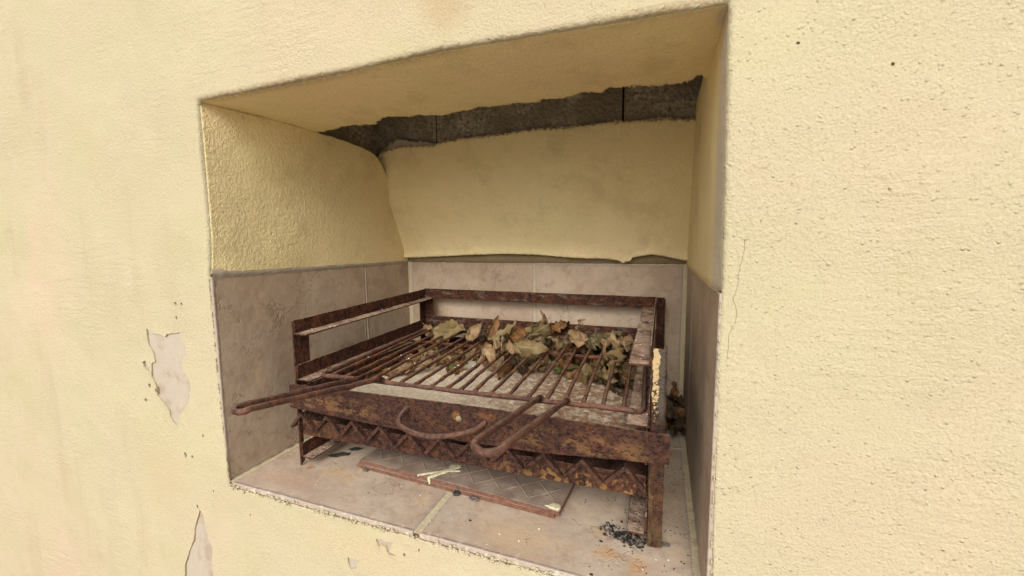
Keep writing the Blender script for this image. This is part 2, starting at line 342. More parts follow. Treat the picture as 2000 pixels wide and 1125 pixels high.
M['splash'] = simple('dried_cream_render', (0.5, 0.44, 0.27), (0.68, 0.61, 0.41), 150, 0.0012)
M['char'] = simple('charcoal', (0.018, 0.016, 0.014), (0.075, 0.068, 0.06), 170, 0.002)
M['slag'] = simple('grey_cinder', (0.09, 0.075, 0.06), (0.2, 0.165, 0.135), 150, 0.002)
M['flake'] = simple('burnt_flake', (0.022, 0.021, 0.015), (0.06, 0.058, 0.042), 110, 0.001)
M['white'] = simple('white_fleck', (0.7, 0.67, 0.6), (0.85, 0.83, 0.78), 150, 0.0005)
M['twig'] = simple('dry_twig', (0.06, 0.04, 0.025), (0.16, 0.11, 0.07), 120, 0.001)
M['ground'] = simple('beige_paving', (0.3, 0.25, 0.19), (0.42, 0.36, 0.28), 6, 0.002)
k = N('ash_heap_bits', 0.8, 0.3)
M['heap'] = k.done(k.mix(k.ramp(k.noise(110, 2, 0.7), 0.45, 0.66), (0.018, 0.015, 0.012), (0.25, 0.205, 0.16)), k.bump(k.noise(300, 2), 0.001))

# ---------------------------------------------------------------- object helpers
def link(name, me, mat, parent=None, smooth=False):
    o = bpy.data.objects.new(name, me); col.objects.link(o)
    if mat is not None:
        for q in (mat if isinstance(mat, (list, tuple)) else [mat]): me.materials.append(q)
    if smooth: me.polygons.foreach_set('use_smooth', [True]*len(me.polygons))
    if parent is not None:
        o.parent = parent; o.location = -parent.location if parent.parent is None else (0, 0, 0)
        if parent.type == 'MESH' and parent.parent is None: o.location = (0, 0, 0)
    return o
def tag(o, label=None, cat=None, group=None, kind=None):
    if label: o['label'] = label
    if cat: o['category'] = cat
    if group: o['group'] = group
    if kind: o['kind'] = kind
    return o
def empty(name, loc, label, cat, group=None):
    o = bpy.data.objects.new(name, None); col.objects.link(o); o.location = loc; o.empty_display_size = 0.05
    return tag(o, label, cat, group)
def mesh(name, V, F, closed=False):
    me = bpy.data.meshes.new(name); me.from_pydata([tuple(v) for v in V], [], F); me.update()
    if closed:
        b = bmesh.new(); b.from_mesh(me); bmesh.ops.recalc_face_normals(b, faces=b.faces); b.to_mesh(me); b.free()
    return me
def nz3(p, s=1.0, seed=0.0): return noise.noise(Vector((p[0]*s+seed, p[1]*s+seed*1.7, p[2]*s-seed)))
def ss(a, b, x):
    t = min(1.0, max(0.0, (x-a)/(b-a))); return t*t*(3-2*t)
def interp(pts, x):
    if x <= pts[0][0]: return pts[0][1]
    for (a, b), (c_, d) in zip(pts, pts[1:]):
        if x <= c_: return b+(d-b)*(x-a)/(c_-a)
    return pts[-1][1]
def smooth_interp(pts, x):
    if x <= pts[0][0]: return pts[0][1]
    for (a, b), (c_, d) in zip(pts, pts[1:]):
        if x <= c_: return b+(d-b)*ss(a, c_, x)
    return pts[-1][1]
def grid(name, P, off=None):
    """P: rows x cols of points. off: vector for a second skin and rims (a sheet with thickness)."""
    R, C_ = len(P), len(P[0]); V = [p for r in P for p in r]; F = []
    for i in range(R-1):
        for j in range(C_-1): F.append((i*C_+j, i*C_+j+1, (i+1)*C_+j+1, (i+1)*C_+j))
    if off is not None:
        n0 = len(V); V = V+[tuple(Vector(p)+Vector(off)) for p in V]
        F += [tuple(n0+q for q in reversed(f)) for f in F]
        ring = [j for j in range(C_)]+[i*C_+C_-1 for i in range(1, R)]+[(R-1)*C_+j for j in range(C_-2, -1, -1)]+[i*C_ for i in range(R-2, 0, -1)]
        for a, b in zip(ring, ring[1:]+ring[:1]): F.append((a, a+n0, b+n0, b))
    return mesh(name, V, F, off is not None)
def chamfer(pr, r=0.0006):
    out = []; n = len(pr)
    for i in range(n):
        p = Vector(pr[i]); a = Vector(pr[i-1]); b = Vector(pr[(i+1) % n])
        da = (a-p); db = (b-p); out.append(tuple(p+da.normalized()*min(r, da.length*0.4))); out.append(tuple(p+db.normalized()*min(r, db.length*0.4)))
    return out
def loft(name, prof, fn, t0, t1, step=0.02, jit=0.0004, r=0.0006, seed=0.0):
    """solid: profile (u,v) carried along t; fn(u,v,t)->point; slightly eaten edges"""
    pr = chamfer(prof, r); n = len(pr); k_ = max(1, int(abs(t1-t0)/step)); V = []; F = []
    for i in range(k_+1):
        t = t0+(t1-t0)*i/k_
        for (u, v) in pr:
            p = Vector(fn(u, v, t)); q = p*60
            V.append(p+Vector((noise.noise(q+Vector((seed, 0, 0))), noise.noise(q+Vector((0, 9+seed, 0))), noise.noise(q+Vector((0, 0, 17))))) * jit)
    for i in range(k_):
        for j in range(n): F.append((i*n+j, i*n+(j+1) % n, (i+1)*n+(j+1) % n, (i+1)*n+j))
    F.append(tuple(reversed(range(n)))); F.append(tuple(k_*n+j for j in range(n)))
    return mesh(name, V, F, True)
def box(name, x0, x1, y0, y1, z0, z1, jit=0.0003):
    L = [x1-x0, y1-y0, z1-z0]; a = L.index(max(L))
    if a == 0: return loft(name, [(y0, z0), (y1, z0), (y1, z1), (y0, z1)], lambda u, v, t: (t, u, v), x0, x1, jit=jit)
    if a == 1: return loft(name, [(x0, z0), (x1, z0), (x1, z1), (x0, z1)], lambda u, v, t: (u, t, v), y0, y1, jit=jit)
    return loft(name, [(x0, y0), (x1, y0), (x1, y1), (x0, y1)], lambda u, v, t: (u, v, t), z0, z1, jit=jit)
def spline(pts, n=6):
    P = [Vector(p) for p in pts]; P = [P[0]*2-P[1]]+P+[P[-1]*2-P[-2]]; out = []
    for i in range(1, len(P)-2):
        for k_ in range(n):
            t = k_/n; a, b, c_, d = P[i-1:i+3]
            out.append(0.5*((2*b)+(c_-a)*t+(2*a-5*b+4*c_-d)*t*t+(3*b-a-3*c_+d)*t**3))
    out.append(P[-2]); return out
def tube(name, pts, r, sides=8, rough=0.08, seed=0.0, cap=True):
    P = [Vector(p) for p in pts]; V = []; F = []; up_ = None
    for i, p in enumerate(P):
        d = (P[min(i+1, len(P)-1)]-P[max(i-1, 0)]).normalized()
        if up_ is None: up_ = d.orthogonal().normalized()
        up_ = (up_-d*up_.dot(d)).normalized(); s = d.cross(up_)
        rr = r(i/(len(P)-1)) if callable(r) else r
        for k_ in range(sides):
            a = 2*math.pi*k_/sides; q = up_*math.cos(a)+s*math.sin(a)
            V.append(p+q*rr*(1+rough*2*noise.noise((p+q*rr)*130+Vector((seed, 0, 0)))))
    for i in range(len(P)-1):
        for k_ in range(sides): F.append((i*sides+k_, i*sides+(k_+1) % sides, (i+1)*sides+(k_+1) % sides, (i+1)*sides+k_))
    if cap: F.append(tuple(reversed(range(sides)))); F.append(tuple((len(P)-1)*sides+k_ for k_ in range(sides)))
    return mesh(name, V, F, True)
def seg(a, b, step=0.02):
    a = Vector(a); b = Vector(b); n = max(2, int((b-a).length/step)); return [a+(b-a)*i/n for i in range(n+1)]

# ================================================================= THE GROUND
g = link('ground', grid('ground', [[(-150+300*i/4, -250+300*j/4, -0.86) for i in range(5)] for j in range(5)]), M['ground']); tag(g, kind='structure')

# ================================================================= THE WALL WITH ITS NICHE
W, D, H, TZ = 0.9, 0.67, 0.76, 0.427
wall = empty('barbecue_wall', (0.45, 0.0, -0.86), 'cream yellow rendered wall with a square barbecue niche lined with beige tiles', 'wall')

def und(x, z):            # slow unevenness of the render, metres towards the viewer
    return 0.0022*noise.noise(Vector((x*6, z*6, 1.3)))+0.0012*noise.noise(Vector((x*19, z*19, 4.1)))
def jit(p, s, a, seed):   # one-dimensional edge roughness
    q = Vector((p[0]*s, p[1]*s, seed)); return a*(noise.noise(q)+0.5*noise.noise(q*2.3)+0.35*noise.noise(q*5.1))
# outline of the opening at the wall face (x,z), counter-clockwise from lower left
LX = [(-0.01, 0.004), (0.1, -0.002), (0.2, -0.005), (0.3, -0.006), (0.42, -0.0065), (0.45, -0.003), (0.5, 0.001), (0.6, 0.002), (0.76, 0.0)]
TZp = [(0, 0.7595), (0.3, 0.7605), (0.52, 0.765), (0.7, 0.7605), (0.9, 0.756)]
RX = [(-0.01, 0.908), (0.1, 0.905), (0.25, 0.904), (0.42, 0.903), (0.47, 0.901), (0.6, 0.899), (0.76, 0.897)]
def outline():
    pts = []; st = 0.005
    z = -0.01
    bot = [(0.002+0.904*i/180, -0.0105+jit((0.904*i/180, 0), 70, 0.0022, 3)) for i in range(181)]
    rgt = [(interp(RX, z)+jit((0, z), 60, 0.0010, 8), z) for z in np.linspace(-0.004, 0.750, 151)]
    top = [(x, interp(TZp, x)+jit((x, 0), 60, 0.0011, 5)) for x in np.linspace(0.895, 0.006, 357)]
    lft = [(interp(LX, z)+jit((0, z), 75, 0.0013, 1), z) for z in np.linspace(0.753, -0.004, 152)]
    return bot, rgt, top, lft
bot, rgt, top, lft = outline()
O = bot+rgt+top+lft; NO = len(O)
def rad(z): return 0.0028+0.0042*ss(0.40, 0.47, z) if z > 0.02 else 0.0028
Pn = []
for i in range(NO):
    a = Vector(O[i-5]); b = Vector(O[(i+5) % NO]); d = (b-a).normalized(); Pn.append(Vector((d.y, -d.x)))     # outward for ccw
rings = []
for fr in (0.0, 0.12, 0.35, 0.65, 1.0, 1.5):
    rings.append([(O[i][0]+Pn[i].x*rad(O[i][1])*fr, O[i][1]+Pn[i].y*rad(O[i][1])*fr) for i in range(NO)])
ring_y = []
for fr in (0.0, 0.12, 0.35, 0.65, 1.0, 1.5):
    ring_y.append([(rad(O[i][1])*(1-math.sqrt(max(0, 1-(1-min(fr, 1))**2)))) for i in range(NO)])
ring_y[0] = [rad(O[i][1]) for i in range(NO)]

# flaked-off paint, pits and cracks: true holes through the paint coat
P1 = [(-0.2145, 0.3099), (-0.1938, 0.3021), (-0.1666, 0.2995), (-0.1543, 0.2958), (-0.1484, 0.3018), (-0.1295, 0.3053), (-0.1086, 0.3078), (-0.1066, 0.2932), (-0.0925, 0.2778), (-0.092, 0.2631), (-0.1069, 0.2491), (-0.1054, 0.2242), (-0.0929, 0.2144), (-0.0893, 0.1925), (-0.1005, 0.1575), (-0.1225, 0.1347), (-0.134, 0.1245), (-0.1399, 0.1121), (-0.1476, 0.0993), (-0.1604, 0.1062), (-0.1674, 0.1168), (-0.1688, 0.1312), (-0.1866, 0.1464), (-0.2041, 0.1588), (-0.2046, 0.1851), (-0.2154, 0.2014), (-0.2117, 0.2309), (-0.1974, 0.238), (-0.2005, 0.2578), (-0.2131, 0.274), (-0.2148, 0.291)]
P2 = [(-0.0947, -0.0822), (-0.0835, -0.0916), (-0.0785, -0.1172), (-0.0768, -0.1497), (-0.0677, -0.1624), (-0.0705, -0.2329), (-0.0728, -0.2797), (-0.1782, -0.3127), (-0.1637, -0.2317), (-0.1476, -0.1959), (-0.126, -0.1624), (-0.1196, -0.1333), (-0.106, -0.1058)]
P3 = [(0.3718, -0.0324), (0.3823, -0.0289), (0.3923, -0.0328), (0.4063, -0.0303), (0.4033, -0.0401), (0.3977, -0.05), (0.4128, -0.0523), (0.3989, -0.0548), (0.3907, -0.0399), (0.3817, -0.0401), (0.3788, -0.0466)]
P4 = [(0.3059, -0.085), (0.3197, -0.0848), (0.332, -0.0826), (0.3228, -0.1018), (0.3114, -0.1074), (0.3066, -0.0968)]
P5 = [(-0.2381, 0.2342), (-0.2286, 0.2374), (-0.2249, 0.2267), (-0.2181, 0.2128), (-0.2268, 0.2143), (-0.2363, 0.2227)]
P6 = [(0.52, -0.062), (0.535, -0.058), (0.548, -0.066), (0.537, -0.078), (0.524, -0.074)]
pits = [(-0.2287, 0.1795, 4), (-0.2075, 0.1719, 4), (-0.2468, 0.1446, 3.5), (-0.1148, 0.3688, 3.2), (-0.0939, 0.3681, 3), (-0.1149, 0.339, 3), (-0.1277, 0.0353, 4), (-0.1043, 0.0354, 3), (-0.0649, 0.0891, 2.5), (-0.1024, -0.078, 3), (0.43, -0.047, 2.5), (0.46, -0.03, 2), (-0.045, -0.03, 2.2), (0.06, -0.06, 2), (0.966, 0.70, 1.6), (1.05, 0.665, 1.5)]
def ccw(p): 
    a = sum(p[i][0]*p[(i+1) % len(p)][1]-p[(i+1) % len(p)][0]*p[i][1] for i in range(len(p))); return p if a > 0 else p[::-1]
def rag(poly, step=0.004, amp=0.0011):
    out = []
    for i in range(len(poly)):
        a = Vector(poly[i]); b = Vector(poly[(i+1) % len(poly)]); n = max(1, int((b-a).length/step)); d = (b-a).normalized(); nn = Vector((-d.y, d.x))
        for k_ in range(n):
            p = a+(b-a)*k_/n; out.append(tuple(p+nn*amp*1.6*noise.noise(Vector((p.x*260, p.y*260, 0))) if k_ else p))
    return ccw(out)
def ribbon(pts, w0):
    P = []
    for i in range(len(pts)-1):
        a = Vector(pts[i]); b = Vector(pts[i+1]); n = max(2, int((b-a).length/0.005))
        for k_ in range(n): P.append(a+(b-a)*k_/n)
    P.append(Vector(pts[-1])); P = [p+Vector((noise.noise(Vector((p.x*150, p.y*150, 2)))*0.0018, 0)) for p in P]; L_, R_ = [], []
    for i, p in enumerate(P):
        d = (P[min(i+1, len(P)-1)]-P[max(i-1, 0)]).normalized(); nn = Vector((-d.y, d.x)); w_ = w0*(0.35+0.9*abs(noise.noise(Vector((p.x*90, p.y*90, 5)))))*(1 if 0 < i < len(P)-1 else 0.3)
        L_.append(tuple(p+nn*w_)); R_.append(tuple(p-nn*w_))
    return ccw(L_+R_[::-1])
bare = [rag(p) for p in (P1, P2, P3, P4, P5, P6)]
dark = []
for (x, z, r) in pits:
    n = 9; dark.append(ccw([(x+r*0.001*math.cos(6.283*i/n)*(0.7+random.random()*0.7), z+r*0.00125*math.sin(6.283*i/n)*(0.7+random.random()*0.7)) for i in range(n)]))
crack1 = [(0.924, 0.4925), (0.9235, 0.4685), (0.9203, 0.4563), (0.9186, 0.4319), (0.915, 0.4163), (0.9199, 0.4041), (0.9189, 0.3885), (0.9128, 0.3755), (0.9122, 0.35), (0.9101, 0.3338)]
crack2 = [(0.037, 0.8005), (0.06, 0.805), (0.085, 0.8059), (0.1299, 0.8026), (0.1479, 0.7948), (0.1595, 0.7863), (0.1837, 0.7844)]
crack3 = [(0.21, -0.075), (0.235, -0.088), (0.262, -0.084), (0.275, -0.074)]
dark += [ribbon(crack1, 0.00042), ribbon(crack2, 0.00028), ribbon(crack3, 0.0004)]
holes = bare+dark

def inpoly(px, pz, poly):
    x = np.asarray(px); z = np.asarray(pz); r = np.zeros(x.shape, bool); n = len(poly)
    for i in range(n):
        x1, z1 = poly[i]; x2, z2 = poly[(i+1) % n]
        if z1 == z2: continue
        c_ = ((z1 > z) != (z2 > z)) & (x < (x2-x1)*(z-z1)/(z2-z1)+x1); r ^= c_
    return r
V2, E2, yy = [], [], []
def add_loop(poly, ys=None):
    n0 = len(V2)
    for i, p in enumerate(poly): V2.append(Vector(p)); yy.append(0.0 if ys is None else ys[i])
    for i in range(len(poly)): E2.append((n0+i, n0+(i+1) % len(poly)))
for k_, rg_ in enumerate(rings):
    if k_ in (0, 5): add_loop(rg_, ring_y[k_])
# (rings 0..5 are joined as strips; the triangulation only fills outside the last ring)
V2.clear(); E2.clear(); yy.clear()
add_loop(rings[5])
for p in holes: add_loop(p)
nfix = len(V2)
fx = np.array([v.x for v in V2]); fz = np.array([v.y for v in V2])
gx, gz = [], []
for x in np.arange(-1.2, 1.36, 0.011):
    for z in np.arange(-0.60, 1.16, 0.011):
        gx.append(x+random.uniform(-.003, .003)); gz.append(z+random.uniform(-.003, .003))
for x in np.arange(-3.0, 3.6, 0.2):
    for z in np.arange(-0.86, 2.6, 0.2):
        if not (-1.25 < x < 1.4 and -0.65 < z < 1.2): gx.append(float(x)); gz.append(float(z))
gx = np.array(gx); gz = np.array(gz)
ok = ~inpoly(gx, gz, rings[5])
for p in bare: ok &= ~inpoly(gx, gz, p)
idx = np.where(ok)[0]
keep = []
for a in range(0, len(idx), 4000):
    s_ = idx[a:a+4000]; near = (gx[s_] > -0.3) & (gx[s_] < 1.1) & (gz[s_] > -0.35) & (gz[s_] < 0.85)
    d = np.full(len(s_), 1.0)
    if near.any(): d[near] = np.sqrt(((gx[s_][near][:, None]-fx[None])**2+(gz[s_][near][:, None]-fz[None])**2).min(1))
    keep.append(s_[d > 0.0035])
for i in np.concatenate(keep): V2.append(Vector((gx[i], gz[i])))
res = delaunay_2d_cdt(V2, E2, [], 0, 1e-7)
ov, of = res[0], res[2]
tri = np.array([f for f in of]); co = np.array([(v.x, v.y) for v in ov]); cen = co[tri].mean(1)
bad = inpoly(cen[:, 0], cen[:, 1], rings[5])
for p in holes: bad |= inpoly(cen[:, 0], cen[:, 1], p)
tri = tri[~bad]
bp_ = np.array([q for p in bare for q in p])
def lip(x, z):
    if not (-0.27 < x < 0.57 and -0.34 < z < 0.33): return 0.0
    d = math.sqrt(((bp_[:, 0]-x)**2+(bp_[:, 1]-z)**2).min())
    return 0.0016*ss(0.011, 0.0, d)*max(0.0, 0.35+1.4*noise.noise(Vector((x*28, z*28, 7))))
V = [(x, -und(x, z)-lip(x, z), z) for x, z in co]; F = [tuple(int(q) for q in t) for t in tri]
# make the faces look towards the viewer (-y)
def facing(F, V):
    out = []
    for f in F:
        a, b, c_ = (Vector(V[q]) for q in f[:3])
        out.append(f if (b-a).cross(c_-a).y < 0 else tuple(reversed(f)))
    return out
F = facing(F, V)
# rolled edge of the opening
base = len(V)
for k_ in range(6):
    for i in range(NO):
        x, z = rings[k_][i]; f_ = 0.0 if k_ == 0 else 1.0
        lump = 0.0 if k_ in (0, 5) else (0.0007 if z > 0.02 else 0.0026)*noise.noise(Vector((x*110, z*110, k_*0.8)))
        V.append((x, ring_y[k_][i]-und(x, z)*min(1, k_/2)-lump, z))
for k_ in range(5):
    for i in range(NO):
        j = (i+1) % NO; F.append((base+k_*NO+i, base+k_*NO+j, base+(k_+1)*NO+j, base+(k_+1)*NO+i))
# thickness of the paint coat round each hole
for p in holes:
    n0 = len(V)
    for (x, z) in p: V.append((x, -und(x, z)-lip(x, z), z))
    for (x, z) in p: V.append((x, -und(x, z)+0.005, z))
    n = len(p)
    for i in range(n): F.append((n0+i, n0+(i+1) % n, n0+n+(i+1) % n, n0+n+i))
me = mesh('front_render', V, F)
fr = link('front_render', me, M['paint'], wall, True)
for (lst, nm, mt, off) in ((bare, 'bare_plaster_patch', 'bare', 0.0026), (dark, 'crack_bed', 'crevice', 0.0022)):
    for p in lst:
        a = np.array(p); x0, z0 = a.min(0)-0.004; x1, z1 = a.max(0)+0.004; nx = max(2, int((x1-x0)/0.006)); nz_ = max(2, int((z1-z0)/0.006))
        P = [[(x, -und(x, z)+off+0.0004*noise.noise(Vector((x*80, z*80, 0))), z) for x in np.linspace(x0, x1, nx)] for z in np.linspace(z0, z1, nz_)]
        link(nm, grid(nm, P), M[mt], wall, True)
# body of the wall behind the render (masonry mass beside, above and below the niche)
for (nm, a) in (('masonry_core', (-3.0, -0.012, 0.012, 0.9, -0.86, 2.6)), ('masonry_core', (0.914, 3.5, 0.012, 0.9, -0.86, 2.6)),
                ('masonry_core', (-0.0115, 0.9135, 0.012, 0.9, -0.86, -0.02)), ('lintel', (-0.0115, 0.9135, 0.012, 0.205, 0.782, 2.6)),
                ('masonry_core', (-0.0115, 0.9135, 0.70, 0.9, -0.0195, 0.90))):
    x0, x1, y0, y1, z0, z1 = a
    V = [(x, y, z) for x in (x0, x1) for y in (y0, y1) for z in (z0, z1)]
    link(nm, mesh(nm, V, [(0, 1, 3, 2), (4, 6, 7, 5), (0, 4, 5, 1), (2, 3, 7, 6), (0, 2, 6, 4), (1, 5, 7, 3)], True), M['block'], wall)

# left reveal (painted, above the tiles) curving into the hood
def lin_idx(lst, z): return min(range(len(lst)), key=lambda i: abs(lst[i][1]-z))
ys = [0.0, 0.004, 0.012, 0.03, 0.06]+list(np.arange(0.08, 0.70, 0.02))
def left_top(y):
    v = interp([(0, 0.7615), (0.26, 0.764), (0.35, 0.7655), (0.42, 0.762), (0.473, 0.752), (0.513, 0.727), (0.54, 0.70), (0.62, 0.66), (0.7, 0.65)], y)
    return v+(0.003*noise.noise(Vector((y*70, 0, 0)))+0.0015*noise.noise(Vector((y*190, 0, 3))) if y > 0.27 else 0)
rows = []
zs = [0.4315]+list(np.arange(0.4352, 0.7615, 0.0025))
for z in zs:
    t = (z-0.4315)/(0.7615-0.4315); row = []
    x_o = float(np.interp(z, [p[1] for p in lft[::-1]], [p[0] for p in lft[::-1]])); r = rad(z)
    for yv in ys:
        y = r+yv*(0.69-r)/0.68 if yv else r
        s_ = ss(0, 0.04, y-r); zt = left_top(y); zz = 0.4315+t*(zt-0.4315)
        cove = 0.030*ss(0.60, 0.775, zz)**1.5*ss(0.0, 0.22, y)+0.004*ss(0.45, 0.72, zz)*ss(0.3, 0.55, y)
        x_in = 0.0022+cove+0.0016*noise.noise(Vector((0, y*14, zz*14)))
        if z < 0.434: zz = 0.4315+0.0025*noise.noise(Vector((y*60, 0, 9)))+0.002*ss(0, 0.02, y)
        row.append((x_o*(1-s_)+x_in*s_, y, zz))
    rows.append(row)
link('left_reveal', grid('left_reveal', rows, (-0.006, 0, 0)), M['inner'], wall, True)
# right reveal
rows = []
for z in zs:
    row = []; x_o = float(np.interp(z, [p[1] for p in rgt], [p[0] for p in rgt])); r = rad(z)
    for yv in ys:
        y = r+yv*(0.69-r)/0.68 if yv else r
        s_ = ss(0, 0.05, y-r); t = (z-0.4315)/(0.7615-0.4315)
        zt = interp([(0, 0.7615), (0.24, 0.765), (0.3, 0.80), (0.7, 0.82)], y); zz = 0.4315+t*(zt-0.4315)
        if z < 0.434: zz = 0.4275-0.006*ss(0.0, 0.03, y)+0.0015*noise.noise(Vector((y*22, 0, 19)))
        row.append((x_o*(1-s_)+(0.8975+0.0012*noise.noise(Vector((4, y*14, zz*14)))*ss(0.43, 0.5, zz))*s_, y, zz))
    rows.append(row)
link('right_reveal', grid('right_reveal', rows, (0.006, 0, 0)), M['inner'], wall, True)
# ceiling plaster with a broken back edge
CE = [(-0.01, 0.262), (0.0291, 0.2621), (0.0804, 0.2585), (0.1301, 0.2463), (0.158, 0.2399), (0.1775, 0.2391), (0.1757, 0.2592), (0.1847, 0.2635), (0.2094, 0.256), (0.2489, 0.2268), (0.272, 0.2283), (0.3101, 0.2395), (0.3365, 0.2386), (0.3653, 0.2537), (0.3997, 0.2587), (0.434, 0.2502), (0.4763, 0.2416), (0.506, 0.2479), (0.547, 0.2468), (0.5799, 0.2532), (0.6062, 0.251), (0.6482, 0.2492), (0.6815, 0.2424), (0.7048, 0.2425), (0.7195, 0.246), (0.7324, 0.2337), (0.7543, 0.2349), (0.779, 0.2414), (0.8036, 0.2489), (0.8245, 0.2551), (0.852, 0.2527), (0.8752, 0.249), (0.882, 0.2359), (0.887, 0.2331), (0.893, 0.255), (0.91, 0.262)]
CE.sort()
rows = []
tp = sorted(top, key=lambda p: p[0]); tp = [(-0.012, tp[0][1])]+tp+[(0.912, tp[-1][1])]
for t in [0, 0.01, 0.03, 0.06, 0.1]+list(np.linspace(0.15, 1, 24)):
    row = []
    for (x, z0) in tp:
        r = rad(z0); ye = interp(CE, x)+0.006*noise.noise(Vector((x*70, 0, 0)))+0.007*noise.noise(Vector((x*170, 0, 0)))+0.005*noise.noise(Vector((x*390, 0, 0)))
        y = r+(ye-r)*t; s_ = ss(0, 0.045, y-r)
        z = z0*(1-s_)+s_*(0.762+0.0013*noise.noise(Vector((x*13, y*13, 6)))+0.0006*noise.noise(Vector((x*40, y*40, 6))))+0.004*ss(0.93, 1.0, t)*(0.5+noise.noise(Vector((x*30, 0, 3))))
        row.append((x, y, z))
    rows.append(row)
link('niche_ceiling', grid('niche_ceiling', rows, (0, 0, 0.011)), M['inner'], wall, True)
# back plaster leaning forward as a hood
LEAN = [(0.42, 0.6585), (0.46, 0.645), (0.5, 0.629), (0.56, 0.602), (0.62, 0.575), (0.70, 0.543), (0.76, 0.520), (0.80, 0.511)]
def lean(z): return interp(LEAN, z)
BT = [(-0.03, 0.74), (-0.0248, 0.755), (0.004, 0.760), (0.0234, 0.770), (0.0614, 0.776), (0.0893, 0.780), (0.1243, 0.779), (0.1848, 0.7732), (0.202, 0.770), (0.2195, 0.7786), (0.3, 0.7843), (0.3953, 0.7836), (0.4853, 0.7856), (0.5425, 0.7861), (0.5977, 0.7835), (0.651, 0.7841), (0.7025, 0.7837), (0.7424, 0.7818), (0.8003, 0.7804), (0.8469, 0.7786), (0.8743, 0.7723), (0.92, 0.7708)]
BB = [(-0.02, 0.445), (0.0656, 0.4461), (0.1779, 0.4515), (0.2692, 0.4555), (0.3704, 0.458), (0.473, 0.4555), (0.5702, 0.4473), (0.6322, 0.4444), (0.6803, 0.4434), (0.7156, 0.4387), (0.7284, 0.4317), (0.7501, 0.4377), (0.7555, 0.4477), (0.8054, 0.456), (0.8383, 0.4508), (0.92, 0.434)]
xs = list(np.arange(-0.03, 0.93, 0.0025))
rows = []
for t in [0, 0.015, 0.04]+list(np.linspace(0.08, 1, 40)):
    row = []
    for x in xs:
        zt = interp(BT, x)+0.005*noise.noise(Vector((x*90, 2, 0)))+0.005*noise.noise(Vector((x*260, 2, 0)))
        zb = interp(BB, x)+0.0013*noise.noise(Vector((x*90, 7, 0)))
        z = zb+(zt-zb)*t
        lump = 0.004*noise.noise(Vector((x*9, z*9, 0)))+0.004*ss(0.54, 0.46, z)*noise.noise(Vector((x*32, z*42, 5)))
        row.append((x, lean(z)-lump-0.006*ss(0.06, 0.0, t), z))
    rows.append(row)
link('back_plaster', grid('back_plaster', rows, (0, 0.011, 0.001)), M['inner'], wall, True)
# second, bare coat seen where the top coat chipped off at the upper left
rows = []
for t in np.linspace(0, 1, 8):
    row = []
    for x in np.arange(-0.01, 0.222, 0.004):
        zt = interp([(-0.01, 0.75), (0.02, 0.775), (0.05, 0.792), (0.085, 0.805), (0.11, 0.797), (0.15, 0.789), (0.185, 0.786), (0.203, 0.779), (0.222, 0.776)], x)+0.007*noise.noise(Vector((x*85, 0, 5)))+0.003*noise.noise(Vector((x*250, 0, 5)))
        z = 0.745+(zt-0.745)*t; row.append((x, lean(z)+0.0045, z))
    rows.append(row)
link('bare_plaster_patch', grid('bp', rows, (0, 0.006, 0)), M['mortar_pale'], wall, True)
V, F = [], []
def _blob(c, r, sq, seed):
    b = bmesh.new(); bmesh.ops.create_icosphere(b, subdivisions=1, radius=1.0); n0 = len(V)
    for v in b.verts:
        k_ = 1+0.6*noise.noise(v.co*1.7+Vector((seed*7.3, seed, 0))); V.append((c[0]+v.co.x*r*sq[0]*k_, c[1]+v.co.y*r*sq[1]*k_, c[2]+v.co.z*r*sq[2]*k_))
    for f in b.faces: F.append(tuple(n0+v.index for v in f.verts))
    b.free()
for i in range(300):
    x = random.uniform(0.0, 0.90)
    if noise.noise(Vector((x*18, 2, 0))) < -0.05 and random.random() < 0.75: continue
    z = interp(BT, x)+random.gauss(-0.001, 0.0022); _blob((x, lean(z)-random.uniform(0.0, 0.002), z), random.uniform(0.001, 0.0032), (1.3, 0.6, 0.8), i)
o = link('plaster_crumbs', mesh('pc', V, F), M['mortar_pale'], wall, True); o['kind'] = 'stuff'
V, F = [], []
for i in range(420):
    x = random.uniform(0.0, 0.895)
    if noise.noise(Vector((x*15, 8, 0))) < 0.0 and random.random() < 0.8: continue
    _blob((x, interp(CE, x)+random.gauss(0.0, 0.0016), 0.7655+random.uniform(-0.002, 0.003)), random.uniform(0.0009, 0.0026), (1.3, 0.9, 0.7), i)
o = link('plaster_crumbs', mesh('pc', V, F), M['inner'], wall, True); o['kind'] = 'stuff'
# mortar bed between tiles and plaster
rows = [[(x, y+0.0015*noise.noise(Vector((x*40, z*60, 2))), z+0.001*noise.noise(Vector((x*60, 0, 2)))) for x in np.arange(0.0, 0.901, 0.006)] for (y, z) in ((0.690, 0.42), (0.671, 0.4285), (0.666, 0.434), (0.663, 0.445), (0.661, 0.458), (0.664, 0.47))]
link('mortar_bed', grid('mortar_bed', rows), M['mortar'], wall, True)
rows = [[(xx+0.0012*(j in (1, 2))*(1+nz3((xx, y, j), 70)), y, z+0.0035*nz3((0, y, j), 45)*(j > 1)+0.0025*nz3((0, y, j), 130)*(j > 1)) for y in np.arange(0.003, 0.668, 0.004)] for j, (xx, z) in enumerate(((-0.002, 0.440), (0.0012, 0.434), (0.0008, 0.427), (-0.0015, 0.4215)))]
link('mortar_bed', grid('mortar_bed', rows), M['bare'], wall, True)
